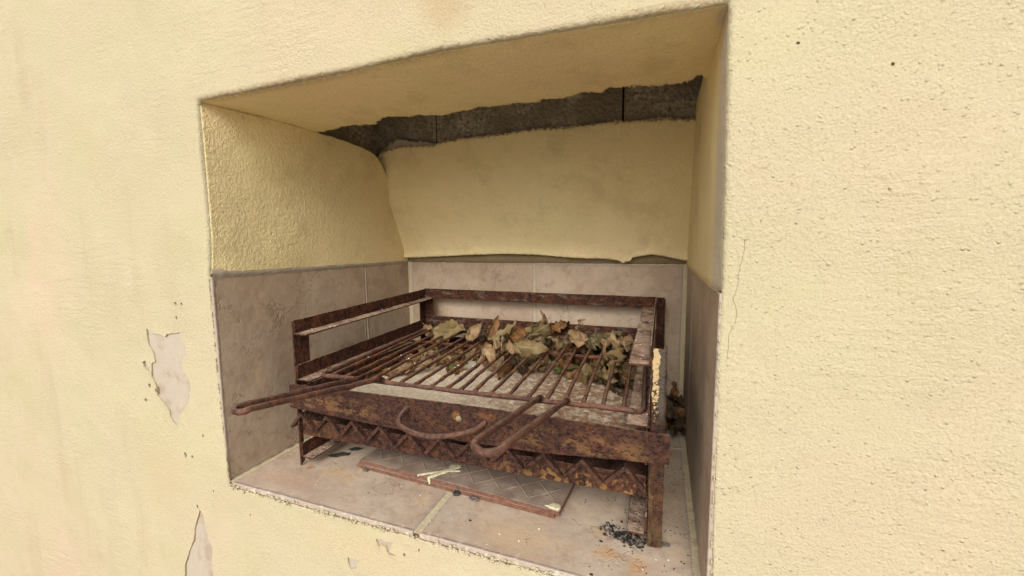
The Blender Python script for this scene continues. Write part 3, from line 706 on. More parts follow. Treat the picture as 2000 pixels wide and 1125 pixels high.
# chimney blocks behind the gap, one by one, with open joints between
for i, (x0, x1) in enumerate(((-0.145, -0.0335), (-0.029, 0.2045), (0.2085, 0.730), (0.7345, 1.05))):
    pr = [(0.531, 0.766), (0.68, 0.766), (0.68, 1.02), (0.531, 1.02)]
    dy = (0.004, 0.0, 0.002, 0.0)[i]
    link('concrete_block', loft('concrete_block', pr, lambda u, v, t: (t, u+dy, v), x0, x1, step=0.012, jit=0.0016, r=0.003, seed=i*3.1), M['block'], wall)
link('concrete_block', loft('concrete_block', [(-0.16, 0.775), (-0.034, 0.775), (-0.034, 1.02), (-0.16, 1.02)], lambda u, v, t: (u, t, v), 0.20, 0.529, 0.012, 0.0016, 0.003), M['block'], wall)
link('concrete_block', loft('concrete_block', [(0.917, 0.83), (1.05, 0.83), (1.05, 1.02), (0.917, 1.02)], lambda u, v, t: (u, t, v), 0.20, 0.529, 0.012, 0.0016, 0.003), M['block'], wall)
link('added_chimney_lid', mesh('added_lid', [(-0.16, 0.2, 1.021), (1.06, 0.2, 1.021), (1.06, 0.7, 1.021), (-0.16, 0.7, 1.021), (-0.16, 0.2, 1.1), (1.06, 0.2, 1.1), (1.06, 0.7, 1.1), (-0.16, 0.7, 1.1)], [(0, 1, 2, 3), (4, 5, 6, 7), (0, 1, 5, 4), (1, 2, 6, 5), (2, 3, 7, 6), (3, 0, 4, 7)], True), M['block'], wall)  # added lid over the open flue, shuts out light so the gap stays dark

# tiles
def tile(name, P, nrm, mat, th=0.008, seed=0):
    """P: four corners of the face, nrm: outward normal. rings: back, edge, arris, inner"""
    P = [Vector(p) for p in P]; nrm = Vector(nrm); cen_ = sum(P, Vector())/4; V = []; rim = []
    def ringpts(ins, dep, wob=0.0):
        out = []
        for i in range(4):
            a = P[i]; b = P[(i+1) % 4]; pv = P[i-1]
            e1 = (b-a).normalized(); e0 = (a-pv).normalized(); L_ = (b-a).length
            for k_ in range(12):
                t = k_/12; p = a+(b-a)*t
                inn = nrm.cross(e1); inn = inn if inn.dot(cen_-p) > 0 else -inn
                q = p+inn*ins
                if k_ == 0:
                    in0 = nrm.cross(e0); in0 = in0 if in0.dot(cen_-p) > 0 else -in0; q = q+in0*ins
                else:
                    # keep the inset corner square
                    q = q+e1*(ins*(1-2*t))
                q = q+inn*wob*noise.noise(q*38+Vector((seed, 0, 0)))
                out.append(q-nrm*dep)
        return out
    for ins, dep, wob, rv in ((0, th, 0.0, 1), (0, 0.0012, 0.0007, 1), (0.0012, 0.0, 0.0007, 1), (0.003, -0.0001, 0.001, 1), (0.009, 0.0, 0.004, 0)):
        rp = ringpts(ins, dep, wob); V += rp; rim += [rv]*48
    F = []
    for r_ in range(4):
        for i in range(48): F.append((r_*48+i, r_*48+(i+1) % 48, (r_+1)*48+(i+1) % 48, (r_+1)*48+i))
    F.append(tuple(4*48+i for i in range(48))); F.append(tuple(reversed(range(48))))
    me = mesh(name, V, F, True); a = me.attributes.new('rim', 'FLOAT', 'POINT'); a.data.foreach_set('value', rim)
    return link(name, me, mat, wall)
T = M['tile']
tile('tile', [(0, 0.002, 0.0), (0, 0.441, 0.0), (0, 0.441, TZ+0.0015), (0, 0.002, TZ-0.001)], (1, 0, 0), T, seed=1)
tile('tile', [(0, 0.447, 0.0), (0, 0.668, 0.0), (0, 0.668, TZ+0.002), (0, 0.447, TZ+0.0015)], (1, 0, 0), T, seed=2)
tile('tile', [(0.013, D, 0.0), (0.4565, D, 0.0), (0.4565, D, TZ+0.001), (0.013, D, TZ+0.002)], (0, -1, 0), T, seed=3)
tile('tile', [(0.4635, D, 0.0), (0.889, D, 0.0), (0.889, D, TZ-0.002), (0.4635, D, TZ+0.001)], (0, -1, 0), T, seed=4)
tile('tile', [(0.9, 0.003, 0.0), (0.9, 0.446, 0.0), (0.9, 0.446, TZ-0.002), (0.9, 0.003, TZ-0.004)], (-1, 0, 0), T, seed=5)
tile('tile', [(0.9, 0.452, 0.0), (0.9, 0.668, 0.0), (0.9, 0.668, TZ-0.003), (0.9, 0.452, TZ-0.002)], (-1, 0, 0), T, seed=6)
FT = M['floor_tile']
tile('tile', [(0.009, 0.001, 0), (0.4485, 0.001, 0), (0.4405, 0.449, 0), (0.016, 0.449, 0)], (0, 0, 1), FT, seed=7)
tile('tile', [(0.4615, 0.001, 0), (0.892, 0.001, 0), (0.889, 0.449, 0), (0.4535, 0.449, 0)], (0, 0, 1), FT, seed=8)
tile('tile', [(0.016, 0.457, 0), (0.4405, 0.457, 0), (0.4385, 0.664, 0), (0.016, 0.664, 0)], (0, 0, 1), FT, seed=9)
tile('tile', [(0.4535, 0.457, 0), (0.889, 0.457, 0), (0.888, 0.664, 0), (0.4525, 0.664, 0)], (0, 0, 1), FT, seed=10)
# grout beds a little below the tile faces
def gsheet(nm, fn, a0, a1, b0, b1, s=0.006):
    na = max(2, int((a1-a0)/s)); nb = max(2, int((b1-b0)/s))
    P = [[fn(a, b) for a in np.linspace(a0, a1, na)] for b in np.linspace(b0, b1, nb)]
    link(nm, grid(nm, P), M['grout'], wall, True)
gsheet('floor_grout', lambda a, b: (a, b, -0.0018+0.0007*nz3((a, b, 0), 90)+(0.0026*ss(0.022, 0.004, a)+0.0026*ss(0.882, 0.897, a))*(1+nz3((a, b, 2), 60))), 0.0, 0.9, 0.0015, 0.69)
gsheet('side_grout', lambda a, b: (-0.0015+0.0005*nz3((0, a, b), 90), a, b), 0.004, 0.69, -0.002, TZ+0.002)
gsheet('side_grout', lambda a, b: (0.9015+0.0005*nz3((0, a, b), 90), a, b), 0.006, 0.69, -0.002, TZ-0.004)
gsheet('back_grout', lambda a, b: (a, D+0.0012+0.0006*nz3((a, 0, b), 90)-0.003*ss(0.012, 0.002, a)-0.002*ss(0.889, 0.897, a), b), -0.002, 0.902, -0.002, TZ+0.004)
# front bed under the floor tiles
rows = [[(x, y, z+0.001*nz3((x, y, z), 80)) for x in np.arange(0.0, 0.911, 0.005)] for (y, z) in ((0.0015, -0.0125), (0.0022, -0.0088), (0.012, -0.0092), (0.03, -0.0095))]
link('mortar_bed', grid('front_bed', rows), M['crevice'], wall, True)
# crumbly smears of render sitting on the tile lip
V, F = [], []
def blob(V, F, c, r, sq=(1, 1, 1), seed=0, sub=1):
    b = bmesh.new(); bmesh.ops.create_icosphere(b, subdivisions=sub, radius=1.0); n0 = len(V)
    for v in b.verts:
        k_ = 1+0.45*noise.noise(v.co*1.7+Vector((seed*7.3, seed, 0))); V.append((c[0]+v.co.x*r*sq[0]*k_, c[1]+v.co.y*r*sq[1]*k_, c[2]+v.co.z*r*sq[2]*k_))
    for f in b.faces: F.append(tuple(n0+v.index for v in f.verts))
    b.free()
for i in range(420):
    x = random.uniform(0.01, 0.89)
    if noise.noise(Vector((x*22, 4, 0))) < -0.12 and random.random() < 0.8: continue
    blob(V, F, (x, random.uniform(-0.0035, 0.0012), -0.0075+random.gauss(0, 0.0024)), random.uniform(0.0009, 0.0028), (1.2, 0.8, 0.8), i)
for i in range(60):
    z = random.uniform(0.0, 0.42); blob(V, F, (interp(LX, z)+0.0008, random.uniform(-0.0005, 0.001), z), random.uniform(0.0008, 0.0018), (0.7, 0.7, 1.6), i)
for i in range(60):
    z = random.uniform(0.0, 0.42); blob(V, F, (interp(RX, z)-0.0012, random.uniform(-0.001, 0.001), z), random.uniform(0.0008, 0.002), (0.7, 0.7, 1.8), i)
o = link('render_crumbs', mesh('render_crumbs', V, F), M['paint'], wall, True); o['kind'] = 'stuff'

# ================================================================= BARBECUE FRAME
SL = 0.029
frame = empty('barbecue_frame', (0.47, 0.36, 0.0), 'rusty angle iron barbecue frame standing in the tiled niche', 'barbecue')
def zs_(z, y): return z+SL*(y-0.1)
def rail(nm, prof, y0, y1, mat='rust', seed=0.0, slope=True):
    return link(nm, loft(nm, prof, lambda u, v, t: (u, t, zs_(v, t) if slope else v), y0, y1, seed=seed, jit=0.0007), M[mat], frame)
# left legs: a side plate that narrows at the foot
def plate_poly(nm, poly, fn, th, mat, parent):
    n = len(poly); V = [fn(u, v, 0) for u, v in poly]+[fn(u, v, th) for u, v in poly]
    F = [tuple(range(n)), tuple(reversed(range(n, 2*n)))]+[(i, n+i, n+(i+1) % n, (i+1) % n) for i in range(n)]
    me = mesh(nm, V, F, True); b = bmesh.new(); b.from_mesh(me); bmesh.ops.bevel(b, geom=list(b.edges), offset=0.0005, segments=1, affect='EDGES'); b.to_mesh(me); b.free()
    return link(nm, me, M[mat], parent)
plate_poly('leg', [(0.099, 0.001), (0.109, 0.008), (0.110, 0.128), (0.139, 0.130), (0.140, 0.327), (0.099, 0.3255)], lambda u, v, w_: (0.0905+w_, u, v), 0.0042, 'rust', frame)
def L_leg(prof, z0, z1, mat, seed=0, cut=0.0):
    return link('leg', loft('leg', prof, lambda u, v, t: (u, v, t+cut*(0.846-u)*(-1 if t < 0.1 else 0)), z0, z1, seed=seed, jit=0.0006), M[mat], frame)
L_leg([(0.8235, 0.0995), (0.8455, 0.0995), (0.8455, 0.1295), (0.842, 0.1295), (0.842, 0.103), (0.8235, 0.103)], 0.003, 0.3245, 'post', 2, 0.25)
L_leg([(0.0905, 0.592), (0.094, 0.592), (0.094, 0.6205), (0.1245, 0.6205), (0.1245, 0.624), (0.0905, 0.624)], 0.0, 0.341, 'rust', 3)
L_leg([(0.8235, 0.6205), (0.842, 0.6205), (0.842, 0.592), (0.8455, 0.592), (0.8455, 0.624), (0.8235, 0.624)], 0.0, 0.34, 'rust', 4)
# upper rails (angle iron: upright leaf outside, ledge inside)
rail('upper_rail', [(0.0950, 0.296), (0.129, 0.2955), (0.129, 0.2985), (0.0982, 0.299), (0.0982, 0.3275), (0.0950, 0.3275)], 0.1005, 0.616, seed=1)
rail('upper_rail', [(0.8225, 0.296), (0.8225, 0.3285), (0.8195, 0.3285), (0.8195, 0.299), (0.7885, 0.2985), (0.7885, 0.2955)], 0.1005, 0.616, seed=2)
link('upper_rail', loft('upper_rail', [(0.6165, 0.3135), (0.6200, 0.3135), (0.6200, 0.3445), (0.6165, 0.3445)], lambda u, v, t: (t, u, v-0.003*(t-0.1)/0.7), 0.0955, 0.822, jit=0.0008), M['backrail'], frame)
# lower rails carrying the grate
rail('lower_rail', [(0.0950, 0.195), (0.131, 0.1945), (0.131, 0.1975), (0.0982, 0.198), (0.0982, 0.2285), (0.0950, 0.2285)], 0.1005, 0.616, seed=3)
rail('lower_rail', [(0.8225, 0.1965), (0.8225, 0.2385), (0.8195, 0.2385), (0.8195, 0.1995), (0.7865, 0.199), (0.7865, 0.196)], 0.1005, 0.616, seed=4)
link('lower_rail', loft('lower_rail', [(0.6165, 0.222), (0.6200, 0.222), (0.6200, 0.2545), (0.6165, 0.2545)], lambda u, v, t: (t, u, v-0.002*(t-0.1)/0.7), 0.0985, 0.819, jit=0.0008), M['backrail'], frame)
# foot rails near the floor
rail('foot_rail', [(0.0950, 0.020), (0.127, 0.0195), (0.127, 0.0225), (0.0982, 0.023), (0.0982, 0.052), (0.0950, 0.052)], 0.1005, 0.60, seed=5, slope=False)
rail('foot_rail', [(0.8225, 0.020), (0.8225, 0.052), (0.8190, 0.052), (0.8190, 0.023), (0.7915, 0.0225), (0.7915, 0.0195)], 0.0945, 0.60, seed=6, slope=False)
# front and back cross beams under the fire bars
for y in (0.1075, 0.595):
    link('cross_beam', loft('cross_beam', [(y, 0.0695), (y+0.0032, 0.0695), (y+0.0032, 0.1055), (y, 0.1055)], lambda u, v, t: (t, u, v+0.007*(t-0.1)/0.7), 0.0955, 0.8185, jit=0.0011, step=0.012), M['beam'], frame)
    link('cross_beam_flange', loft('cross_beam_flange', [(y+0.0035, 0.0695), (y+0.03, 0.0695), (y+0.03, 0.0725), (y+0.0035, 0.0725)], lambda u, v, t: (t, u, v+0.007*(t-0.1)/0.7), 0.0955, 0.8185, jit=0.0008), M['beam'], frame)
# fire bars: inverted angle irons side by side, running front to back
hw, th = 0.034, 0.005
vp = [(-hw, -0.0345), (-hw+0.0050, -0.0385), (0, -0.0078), (hw-0.0050, -0.0385), (hw, -0.0345), (0.0012, 0.0), (-0.0012, 0.0)]
for i in range(11):
    x = 0.1035+0.0683*i; zz = 0.1245+0.0035*(i/10)+(-0.004 if i in (4, 5) else 0)+random.uniform(-0.0008, 0.0008); tw = random.uniform(-0.03, 0.03); y0 = 0.0975+random.uniform(-0.002, 0.002)
    def fn(u, v, t, x=x, zz=zz, tw=tw): return (x+u*math.cos(tw)-v*math.sin(tw), t, zz+v*math.cos(tw)+u*math.sin(tw))
    link('fire_bar', loft('fire_bar', vp, fn, y0, 0.605, seed=i*1.3, jit=0.0009, r=0.0007), M['fire'], frame)

# ================================================================= ASH DRAWER
drawer = empty('ash_drawer', (0.47, 0.34, 0.14), 'blistered rusty drawer with an ash filled tray and a loop handle', 'drawer')
ztop = [(0.08, 0.1915), (0.3, 0.196), (0.5, 0.199), (0.7, 0.1985), (0.86, 0.197)]
zbot = [(0.08, 0.1405), (0.3, 0.134), (0.5, 0.131), (0.65, 0.135), (0.78, 0.146), (0.86, 0.151)]
P = []
xs2 = list(np.arange(0.0905, 0.8535, 0.003))
for t in np.linspace(0, 1, 18):
    P.append([(x, 0.0835+0.0007*nz3((x, 0, t*0.05), 90)-0.0009*max(0, nz3((x, 1, t*0.05), 220)), interp(zbot, x)+(interp(ztop, x)-interp(zbot, x))*t+0.0006*nz3((x, 5, t), 110)) for x in xs2])
link('front_plate', grid('front_plate', P, (0, 0.0035, 0)), M['plate'], drawer, False)
P = [[(x, y, 0.150+0.0022*nz3((x, y, 0), 24)+0.0016*nz3((x, y, 3), 70)+0.0009*nz3((x, y, 3), 190)+0.004*ss(0.11, 0.09, y)) for x in np.arange(0.130, 0.8165, 0.004)] for y in np.arange(0.0875, 0.598, 0.004)]
link('tray_floor', grid('tray_floor', P, (0, 0, -0.004)), M['ash'], drawer, True)
link('tray_side', box('tray_side', 0.1265, 0.1295, 0.0875, 0.60, 0.143, 0.1925, 0.0006), M['beam'], drawer)
link('tray_side', box('tray_side', 0.817, 0.8195, 0.0875, 0.60, 0.143, 0.1925, 0.0006), M['beam'], drawer)
link('tray_back', box('tray_back', 0.1265, 0.8195, 0.6005, 0.6035, 0.143, 0.1925, 0.0006), M['beam'], drawer)
lp = spline([(0.3895, 0.084, 0.180), (0.388, 0.068, 0.1745), (0.391, 0.052, 0.1665), (0.406, 0.040, 0.1625), (0.44, 0.034, 0.1575), (0.475, 0.034, 0.158), (0.512, 0.044, 0.163), (0.538, 0.062, 0.1675), (0.550, 0.084, 0.174)], 6)
link('loop_handle', tube('loop_handle', lp, 0.0048, 10, 0.07), M['handle'], drawer, True)

# ================================================================= GRILL GRATE
grate = empty('grill_grate', (0.476, 0.34, 0.21), 'rusty wire grill grate with two long loop handles reaching out of the niche', 'grill grate')
A = math.radians(1.6); gx0, gy0 = 0.1395, 0.1225; GW, GD = 0.673, 0.452
def G(u, v, dz=0.0):
    y = gy0+u*math.sin(A)+v*math.cos(A); return Vector((gx0+u*math.cos(A)-v*math.sin(A), y, 0.2045+SL*(y-0.12)+dz))
c_ = 0.016
def corner(u0, v0, su, sv): return [G(u0+su*c_*(1-math.cos(a)), v0+sv*c_*(1-math.sin(a))) for a in np.linspace(0, math.pi/2, 6)]
fpts = [G(GW*t, 0, 0.0008*math.sin(9*t)) for t in np.linspace(0.024, 0.976, 40)]
loop = fpts+[G(GW-c_+c_*math.sin(a), c_-c_*math.cos(a)) for a in np.linspace(0, math.pi/2, 6)][1:]
loop += [G(GW, v) for v in np.linspace(c_+0.02, GD-c_, 24)]
loop += [G(GW-c_+c_*math.cos(a), GD-c_+c_*math.sin(a)) for a in np.linspace(0, math.pi/2, 6)]
loop += [G(u, GD) for u in np.linspace(GW-c_-0.02, c_, 34)]
loop += [G(c_-c_*math.sin(a), GD-c_+c_*math.cos(a)) for a in np.linspace(0, math.pi/2, 6)]
loop += [G(0, v) for v in np.linspace(GD-c_-0.02, c_, 24)]
loop += [G(c_-c_*math.cos(a), c_-c_*math.sin(a)) for a in np.linspace(0, math.pi/2, 6)]
loop.append(loop[0])
link('rim', tube('rim', loop, 0.0045, 9, 0.16, cap=False), M['handle'], grate, True)
bx = [0.169, 0.231, 0.276, 0.307, 0.342, 0.378, 0.413, 0.449, 0.476, 0.505, 0.539, 0.575, 0.612, 0.644, 0.677, 0.711, 0.746, 0.780]
bx = [0.170, 0.2045, 0.238, 0.2735, 0.307, 0.342, 0.376, 0.4125, 0.447, 0.476, 0.506, 0.540, 0.575, 0.6115, 0.645, 0.6775, 0.712, 0.746, 0.7805]
for i, x in enumerate(bx):
    u = (x-gx0)/math.cos(A); sg = random.uniform(-0.003, 0.003); du = random.uniform(-0.004, 0.004)
    pts = [G(u+du*t+0.0012*math.sin(5*t+i), GD*t, 0.0028+sg*math.sin(math.pi*t)) for t in np.linspace(0.004, 0.996, 34)]
    link('grate_bar', tube('grate_bar', pts, 0.0038, 8, 0.24, seed=i*5.7), M['rod'], grate, True)
V, F = [], []
def weld(p, r, sd):
    b = bmesh.new(); bmesh.ops.create_icosphere(b, subdivisions=2, radius=1.0); n0 = len(V)
    for v in b.verts: V.append(tuple(Vector(p)+v.co*r*(1+0.5*noise.noise(v.co*2+Vector((sd*3.1, 0, 0))))))
    for f in b.faces: F.append(tuple(n0+v.index for v in f.verts))
    b.free()
for i, x in enumerate(bx): weld(G((x-gx0), 0.0045, 0.0015), 0.0052, i)
for i, x in enumerate((0.258, 0.300, 0.635, 0.684)): weld((x, gy0+(x-gx0)*0.028-0.001, 0.2095), 0.0068, i+40)
link('weld', mesh('weld', V, F), M['rod'], grate, True)['kind'] = 'stuff'
link('cross_rod', tube('cross_rod', [G(GW*t, 0.335-0.03*t, -0.0075) for t in np.linspace(0.0, 1.0, 40)], 0.0042, 8, 0.12), M['rod'], grate, True)
def u_handle(xa, xb, ya, tip, wt, zt):
    """two rods welded on the front rim, joined by a U bend at the tip"""
    a = Vector((xa, ya, 0.2135)); b = Vector((xb, ya+0.002, 0.2135)); t = Vector(tip); r = wt/2
    pa = t+Vector((-r, r*1.0, 0)); pb = t+Vector((r, r*1.0, 0)); ctr = t+Vector((0, r, 0))
    arc = [ctr+Vector((-r*math.cos(q), -r*math.sin(q), -0.002*math.sin(q))) for q in np.linspace(0, math.pi, 11)]
    return seg(a, pa, 0.02)[:-1]+arc+seg(pb, b, 0.02)[1:]
link('handle', tube('handle', u_handle(0.6350, 0.684, 0.128, (0.6495, -0.145, 0.2515), 0.036, 0), 0.0051, 10, 0.12, 3), M['handle'], grate, True)
link('handle', tube('handle', u_handle(0.2580, 0.300, 0.122, (0.2530, -0.146, 0.2450), 0.027, 0), 0.0050, 10, 0.12, 7), M['handle'], grate, True)

# ================================================================= LOOSE TILES UNDER THE FRAME
def loose(name, A0, ang, Lx, Ly, z0, th, label, lattice):
    ca, sa = math.cos(ang), math.sin(ang)
    t = empty(name, (A0[0], A0[1], z0), label, 'tile')
    def w2(u, v, z): return (A0[0]+u*ca-v*sa, A0[1]+u*sa+v*ca, z)
    prof = [(0, z0), (Ly, z0), (Ly, z0+th), (0, z0+th)]
    link('clay_body', loft('clay_body', [(0, z0), (Ly, z0), (Ly, z0+th-0.0012), (0, z0+th-0.0012)], lambda u, v, s_: w2(s_, u, v), 0, Lx, jit=0.0004), M['clay'], t)
    link('glazed_face', loft('glazed_face', [(0.0012, z0+th-0.0010), (Ly-0.0012, z0+th-0.0010), (Ly-0.0012, z0+th), (0.0012, z0+th)], lambda u, v, s_: w2(s_, u, v), 0.0012, Lx-0.0012, jit=0.0003, r=0.0003), M['glaze'], t)
    if lattice:
        V, F = [], []
        def strip(a, b, hw_=0.0024, h=0.0007):
            a = Vector(a); b = Vector(b); d = (b-a).normalized(); nn = Vector((-d.y, d.x)); n0 = len(V); K = 12
            for i in range(K+1):
                p = a+(b-a)*i/K; wv = 1+0.25*noise.noise(Vector((p.x*60, p.y*60, 0)))
                for s_, hh in ((-1, -0.0004), (-0.45, h*wv), (0.45, h*wv), (1, -0.0004)): q = p+nn*hw_*s_; V.append(w2(q.x, q.y, z0+th+hh))
            for i in range(K):
                for j in range(3): F.append((n0+i*4+j, n0+i*4+j+1, n0+(i+1)*4+j+1, n0+(i+1)*4+j))
        mgn = 0.019; yt = Ly-mgn
        sp = 0.0575; s_ = 0.0
        k0 = -int(Ly/sp)-2
        for q in range(k0, int(Lx/sp)+2):
            # two families of diagonals clipped to the inner field
            for sgn in (1, -1):
                xq = 0.048+q*sp; a = [xq, mgn]; b = [xq+sgn*(yt-mgn), yt]
                lo, hi = mgn, Lx-mgn; dx = b[0]-a[0]
                ts = [0.0, 1.0]
                if dx != 0:
                    t1, t2 = (lo-a[0])/dx, (hi-a[0])/dx; ts = [max(0, min(t1, t2)), min(1, max(t1, t2))]
                if ts[1]-ts[0] > 0.02:
                    strip((a[0]+dx*ts[0], mgn+(yt-mgn)*ts[0]), (a[0]+dx*ts[1], mgn+(yt-mgn)*ts[1]))
        link('raised_lattice', mesh('raised_lattice', V, F), M['glaze'], t, True)
    return t, w2
lt, w2 = loose('loose_tile', (0.2185, 0.1405), math.radians(-3.6), 0.459, 0.30, 0.0085, 0.0075, 'grey loose tile with raised lattice and cream splashes, upper of two under the barbecue', True)
loose('loose_tile', (0.2145, 0.1345), math.radians(-2.75), 0.452, 0.30, 0.0004, 0.0078, 'brown clay tile lying flat beneath the lattice tile', False)
# dried splashes of render on the lattice tile
def splash(poly, parent, z, h=0.0016):
    poly = ccw(rag(poly, 0.003, 0.0012)); n = len(poly); c0 = Vector((sum(p[0] for p in poly)/n, sum(p[1] for p in poly)/n)); V = []; F = []
    for f, hh in ((1.0, -0.0003), (0.93, h*0.8), (0.5, h)):
        for p in poly: q = c0+(Vector(p)-c0)*f; V.append((q.x, q.y, z+hh+0.0004*noise.noise(Vector((q.x*150, q.y*150, 0)))))
    for r_ in range(2):
        for i in range(n): F.append((r_*n+i, r_*n+(i+1) % n, (r_+1)*n+(i+1) % n, (r_+1)*n+i))
    F.append(tuple(2*n+i for i in range(n)))
    link('render_splash', mesh('render_splash', V, F), M['splash'], parent, True)
tz = 0.0162
splash([(0.374, 0.1315), (0.381, 0.1300), (0.394, 0.1400), (0.412, 0.150), (0.430, 0.1620), (0.452, 0.170), (0.452, 0.176), (0.428, 0.169), (0.404, 0.1545), (0.388, 0.1465)], lt, tz)
splash([(0.398, 0.1305), (0.406, 0.1285), (0.412, 0.136), (0.421, 0.150), (0.437, 0.170), (0.446, 0.186), (0.438, 0.200), (0.420, 0.195), (0.424, 0.176), (0.411, 0.158), (0.402, 0.144)], lt, tz)
splash([(0.646, 0.1215), (0.658, 0.1165), (0.673, 0.1150), (0.676, 0.120), (0.675, 0.130), (0.668, 0.1355), (0.658, 0.1345), (0.655, 0.128)], lt, tz)
# drip running over the front edge
V, F = [], []
for i, (x, y, z, r) in enumerate(((0.402, 0.1285, 0.0145, 0.0030), (0.4035, 0.1270, 0.0105, 0.0024), (0.405, 0.1255, 0.0070, 0.0018), (0.376, 0.1305, 0.0150, 0.002))): blob(V, F, (x, y, z), r, (1.3, 0.6, 1.2), i, 2)
link('render_splash', mesh('drip', V, F), M['splash'], lt, True)

# ================================================================= LEAVES
def leaf_mesh(L_, Wd, bend=0.3, cup=0.3, fold=0.0, wrk=0.004, seed=0, shape=0, jag=0.06, twist=0.0):
    nu, nv = 20, 13; wrk = wrk*1.5; V, F, lu, lv = [], [], [], []
    for i in range(nu):
        u = i/(nu-1)
        if shape == 0: w_ = math.sin(math.pi*min(1, u**0.8))**0.75*(1-0.25*u)
        elif shape == 1: w_ = (math.sin(math.pi*u**0.55)**0.8)                     # heart-like, broad near the stalk
        else: w_ = math.sin(math.pi*u)**0.9*0.8
        w_ = max(w_, 0.02)
        for j in range(nv):
            v = -1+2*j/(nv-1); e = 1+(jag+0.06)*2.4*(noise.noise(Vector((u*7+seed, v*2, seed)))+0.5*noise.noise(Vector((u*19+seed, v*2, seed))))*(abs(v)**2)
            y = v*w_*Wd/2*e
            # curl: roll the blade across its width and along its length
            ac = cup*v*1.4; yy_ = math.sin(ac)/max(abs(cup)*1.4, 1e-3)*w_*Wd/2*e if abs(cup) > 0.02 else y
            zc = (1-math.cos(ac))/max(abs(cup)*1.4, 1e-3)*w_*Wd/2*(1 if cup > 0 else -1)
            zc += abs(v)*fold*w_*Wd/2
            a = bend*u*2.0; x = math.sin(a)/(bend*2.0)*L_ if abs(bend) > 0.02 else u*L_; zb = (1-math.cos(a))/(bend*2.0)*L_ if abs(bend) > 0.02 else 0
            x -= math.sin(a)*zc; zb += math.cos(a)*zc
            tt = twist*u; y2 = yy_*math.cos(tt)-0; z2 = zb+yy_*math.sin(tt)
            z2 += wrk*(noise.noise(Vector((u*4+seed, v*2.2, seed*2)))+0.75*noise.noise(Vector((u*8+seed, v*4.5, seed)))+0.3*noise.noise(Vector((u*17+seed, v*9, seed))))*(0.35+abs(v))
            V.append((x, y2, z2)); lu.append(u); lv.append(v)
    for i in range(nu-1):
        for j in range(nv-1): F.append((i*nv+j, (i+1)*nv+j, (i+1)*nv+j+1, i*nv+j+1))
    me = mesh('leaf', V, F)
    for nm, d in (('lu', lu), ('lv', lv)): a = me.attributes.new(nm, 'FLOAT', 'POINT'); a.data.foreach_set('value', d)
    sub = None
    return me
GRP = 'dry leaves on the barbecue grate'
def leaf(px, rot, mat, label, stalk=0.02, group=GRP, **kw):
    me = leaf_mesh(**kw); o = link('dry_leaf', me, M[mat], None, True); o.location = (px[0], px[1], px[2]+((0.004-0.026*ss(0.47, 0.56, px[1])) if group == GRP else 0.0)); o.rotation_euler = tuple(math.radians(a) for a in rot); o.scale = ((1.18,)*3 if px[1] < 0.46 or px[0] < 0.3 else (1.0,)*3)
    tag(o, label, 'leaf', group)
    if stalk:
        s = kw.get('seed', 0); pts = spline([(0.004, 0, 0.0004), (-stalk*0.35, 0.001, 0.0), (-stalk*0.75, stalk*0.12*math.sin(s), stalk*0.1), (-stalk, stalk*0.25*math.sin(s+1), stalk*0.3)], 4)
        q = link('stalk', tube('stalk', pts, lambda t: 0.0011-0.0003*t, 5, 0.1), M['lf_tan' if mat != 'lf_dark' else 'twig'], None, True); q.parent = o
    return o
gz_ = 0.232
# (stalk end of each leaf, euler degrees)
leaf((0.185, 0.520, 0.240), (34, -2, -8), 'lf_olive', 'large flat olive leaf lying on the bars at the left end of the leaf heap', 0.0, L_=0.105, Wd=0.078, bend=0.1, cup=-0.15, wrk=0.009, seed=1, shape=1, jag=0.2)
leaf((0.118, 0.575, 0.250), (40, 20, -35), 'lf_tan', 'small tan leaf tucked behind the large olive leaf at far left', 0.012, L_=0.062, Wd=0.034, bend=-0.2, cup=0.5, wrk=0.006, seed=2)
leaf((0.345, 0.425, 0.226), (50, -35, 60), 'lf_tan', 'small folded tan leaf standing between bars right of the large olive leaf', 0.0, L_=0.055, Wd=0.035, bend=0.5, cup=0.7, wrk=0.006, seed=3)
leaf((0.385, 0.475, 0.222), (70, -58, 55), 'lf_brown', 'pointed brown leaf standing upright with its stalk in the air', 0.0, L_=0.075, Wd=0.036, bend=-0.15, cup=0.6, wrk=0.004, seed=4)
leaf((0.405, 0.43, 0.228), (14, -14, 22), 'lf_olive', 'narrow olive brown leaf arched over the bars beside the upright brown leaf', 0.0, L_=0.082, Wd=0.036, bend=0.35, cup=0.4, wrk=0.006, seed=5)
leaf((0.432, 0.335, 0.229), (8, -6, 6), 'lf_tan', 'pale tan leaf with spread tips in front of the orange brown leaf', 0.0, L_=0.052, Wd=0.055, bend=0.35, cup=-0.7, wrk=0.016, seed=6, shape=1, jag=0.3)
leaf((0.452, 0.462, 0.236), (38, -28, 42), 'lf_brown', 'orange brown cupped leaf in the middle of the heap', 0.0, L_=0.07, Wd=0.062, bend=-0.4, cup=-0.5, wrk=0.007, seed=7, shape=1)
leaf((0.492, 0.378, 0.235), (62, 4, -2), 'lf_olive', 'big yellow olive leaf rolled lengthwise at the front of the heap', 0.0, L_=0.092, Wd=0.05, bend=0.35, cup=-0.85, wrk=0.009, seed=8, jag=0.1)
leaf((0.55, 0.535, 0.262), (55, 10, -150), 'lf_olive', 'broad brownish olive leaf leaning at the back with a long pale stalk', 0.0, L_=0.088, Wd=0.075, bend=0.2, cup=0.25, wrk=0.008, seed=9, shape=1)
leaf((0.462, 0.352, 0.228), (8, -12, -16), 'lf_tan', 'light tan curled leaf edge under the rolled olive leaf', 0.0, L_=0.06, Wd=0.038, bend=-0.2, cup=0.7, wrk=0.007, seed=10)
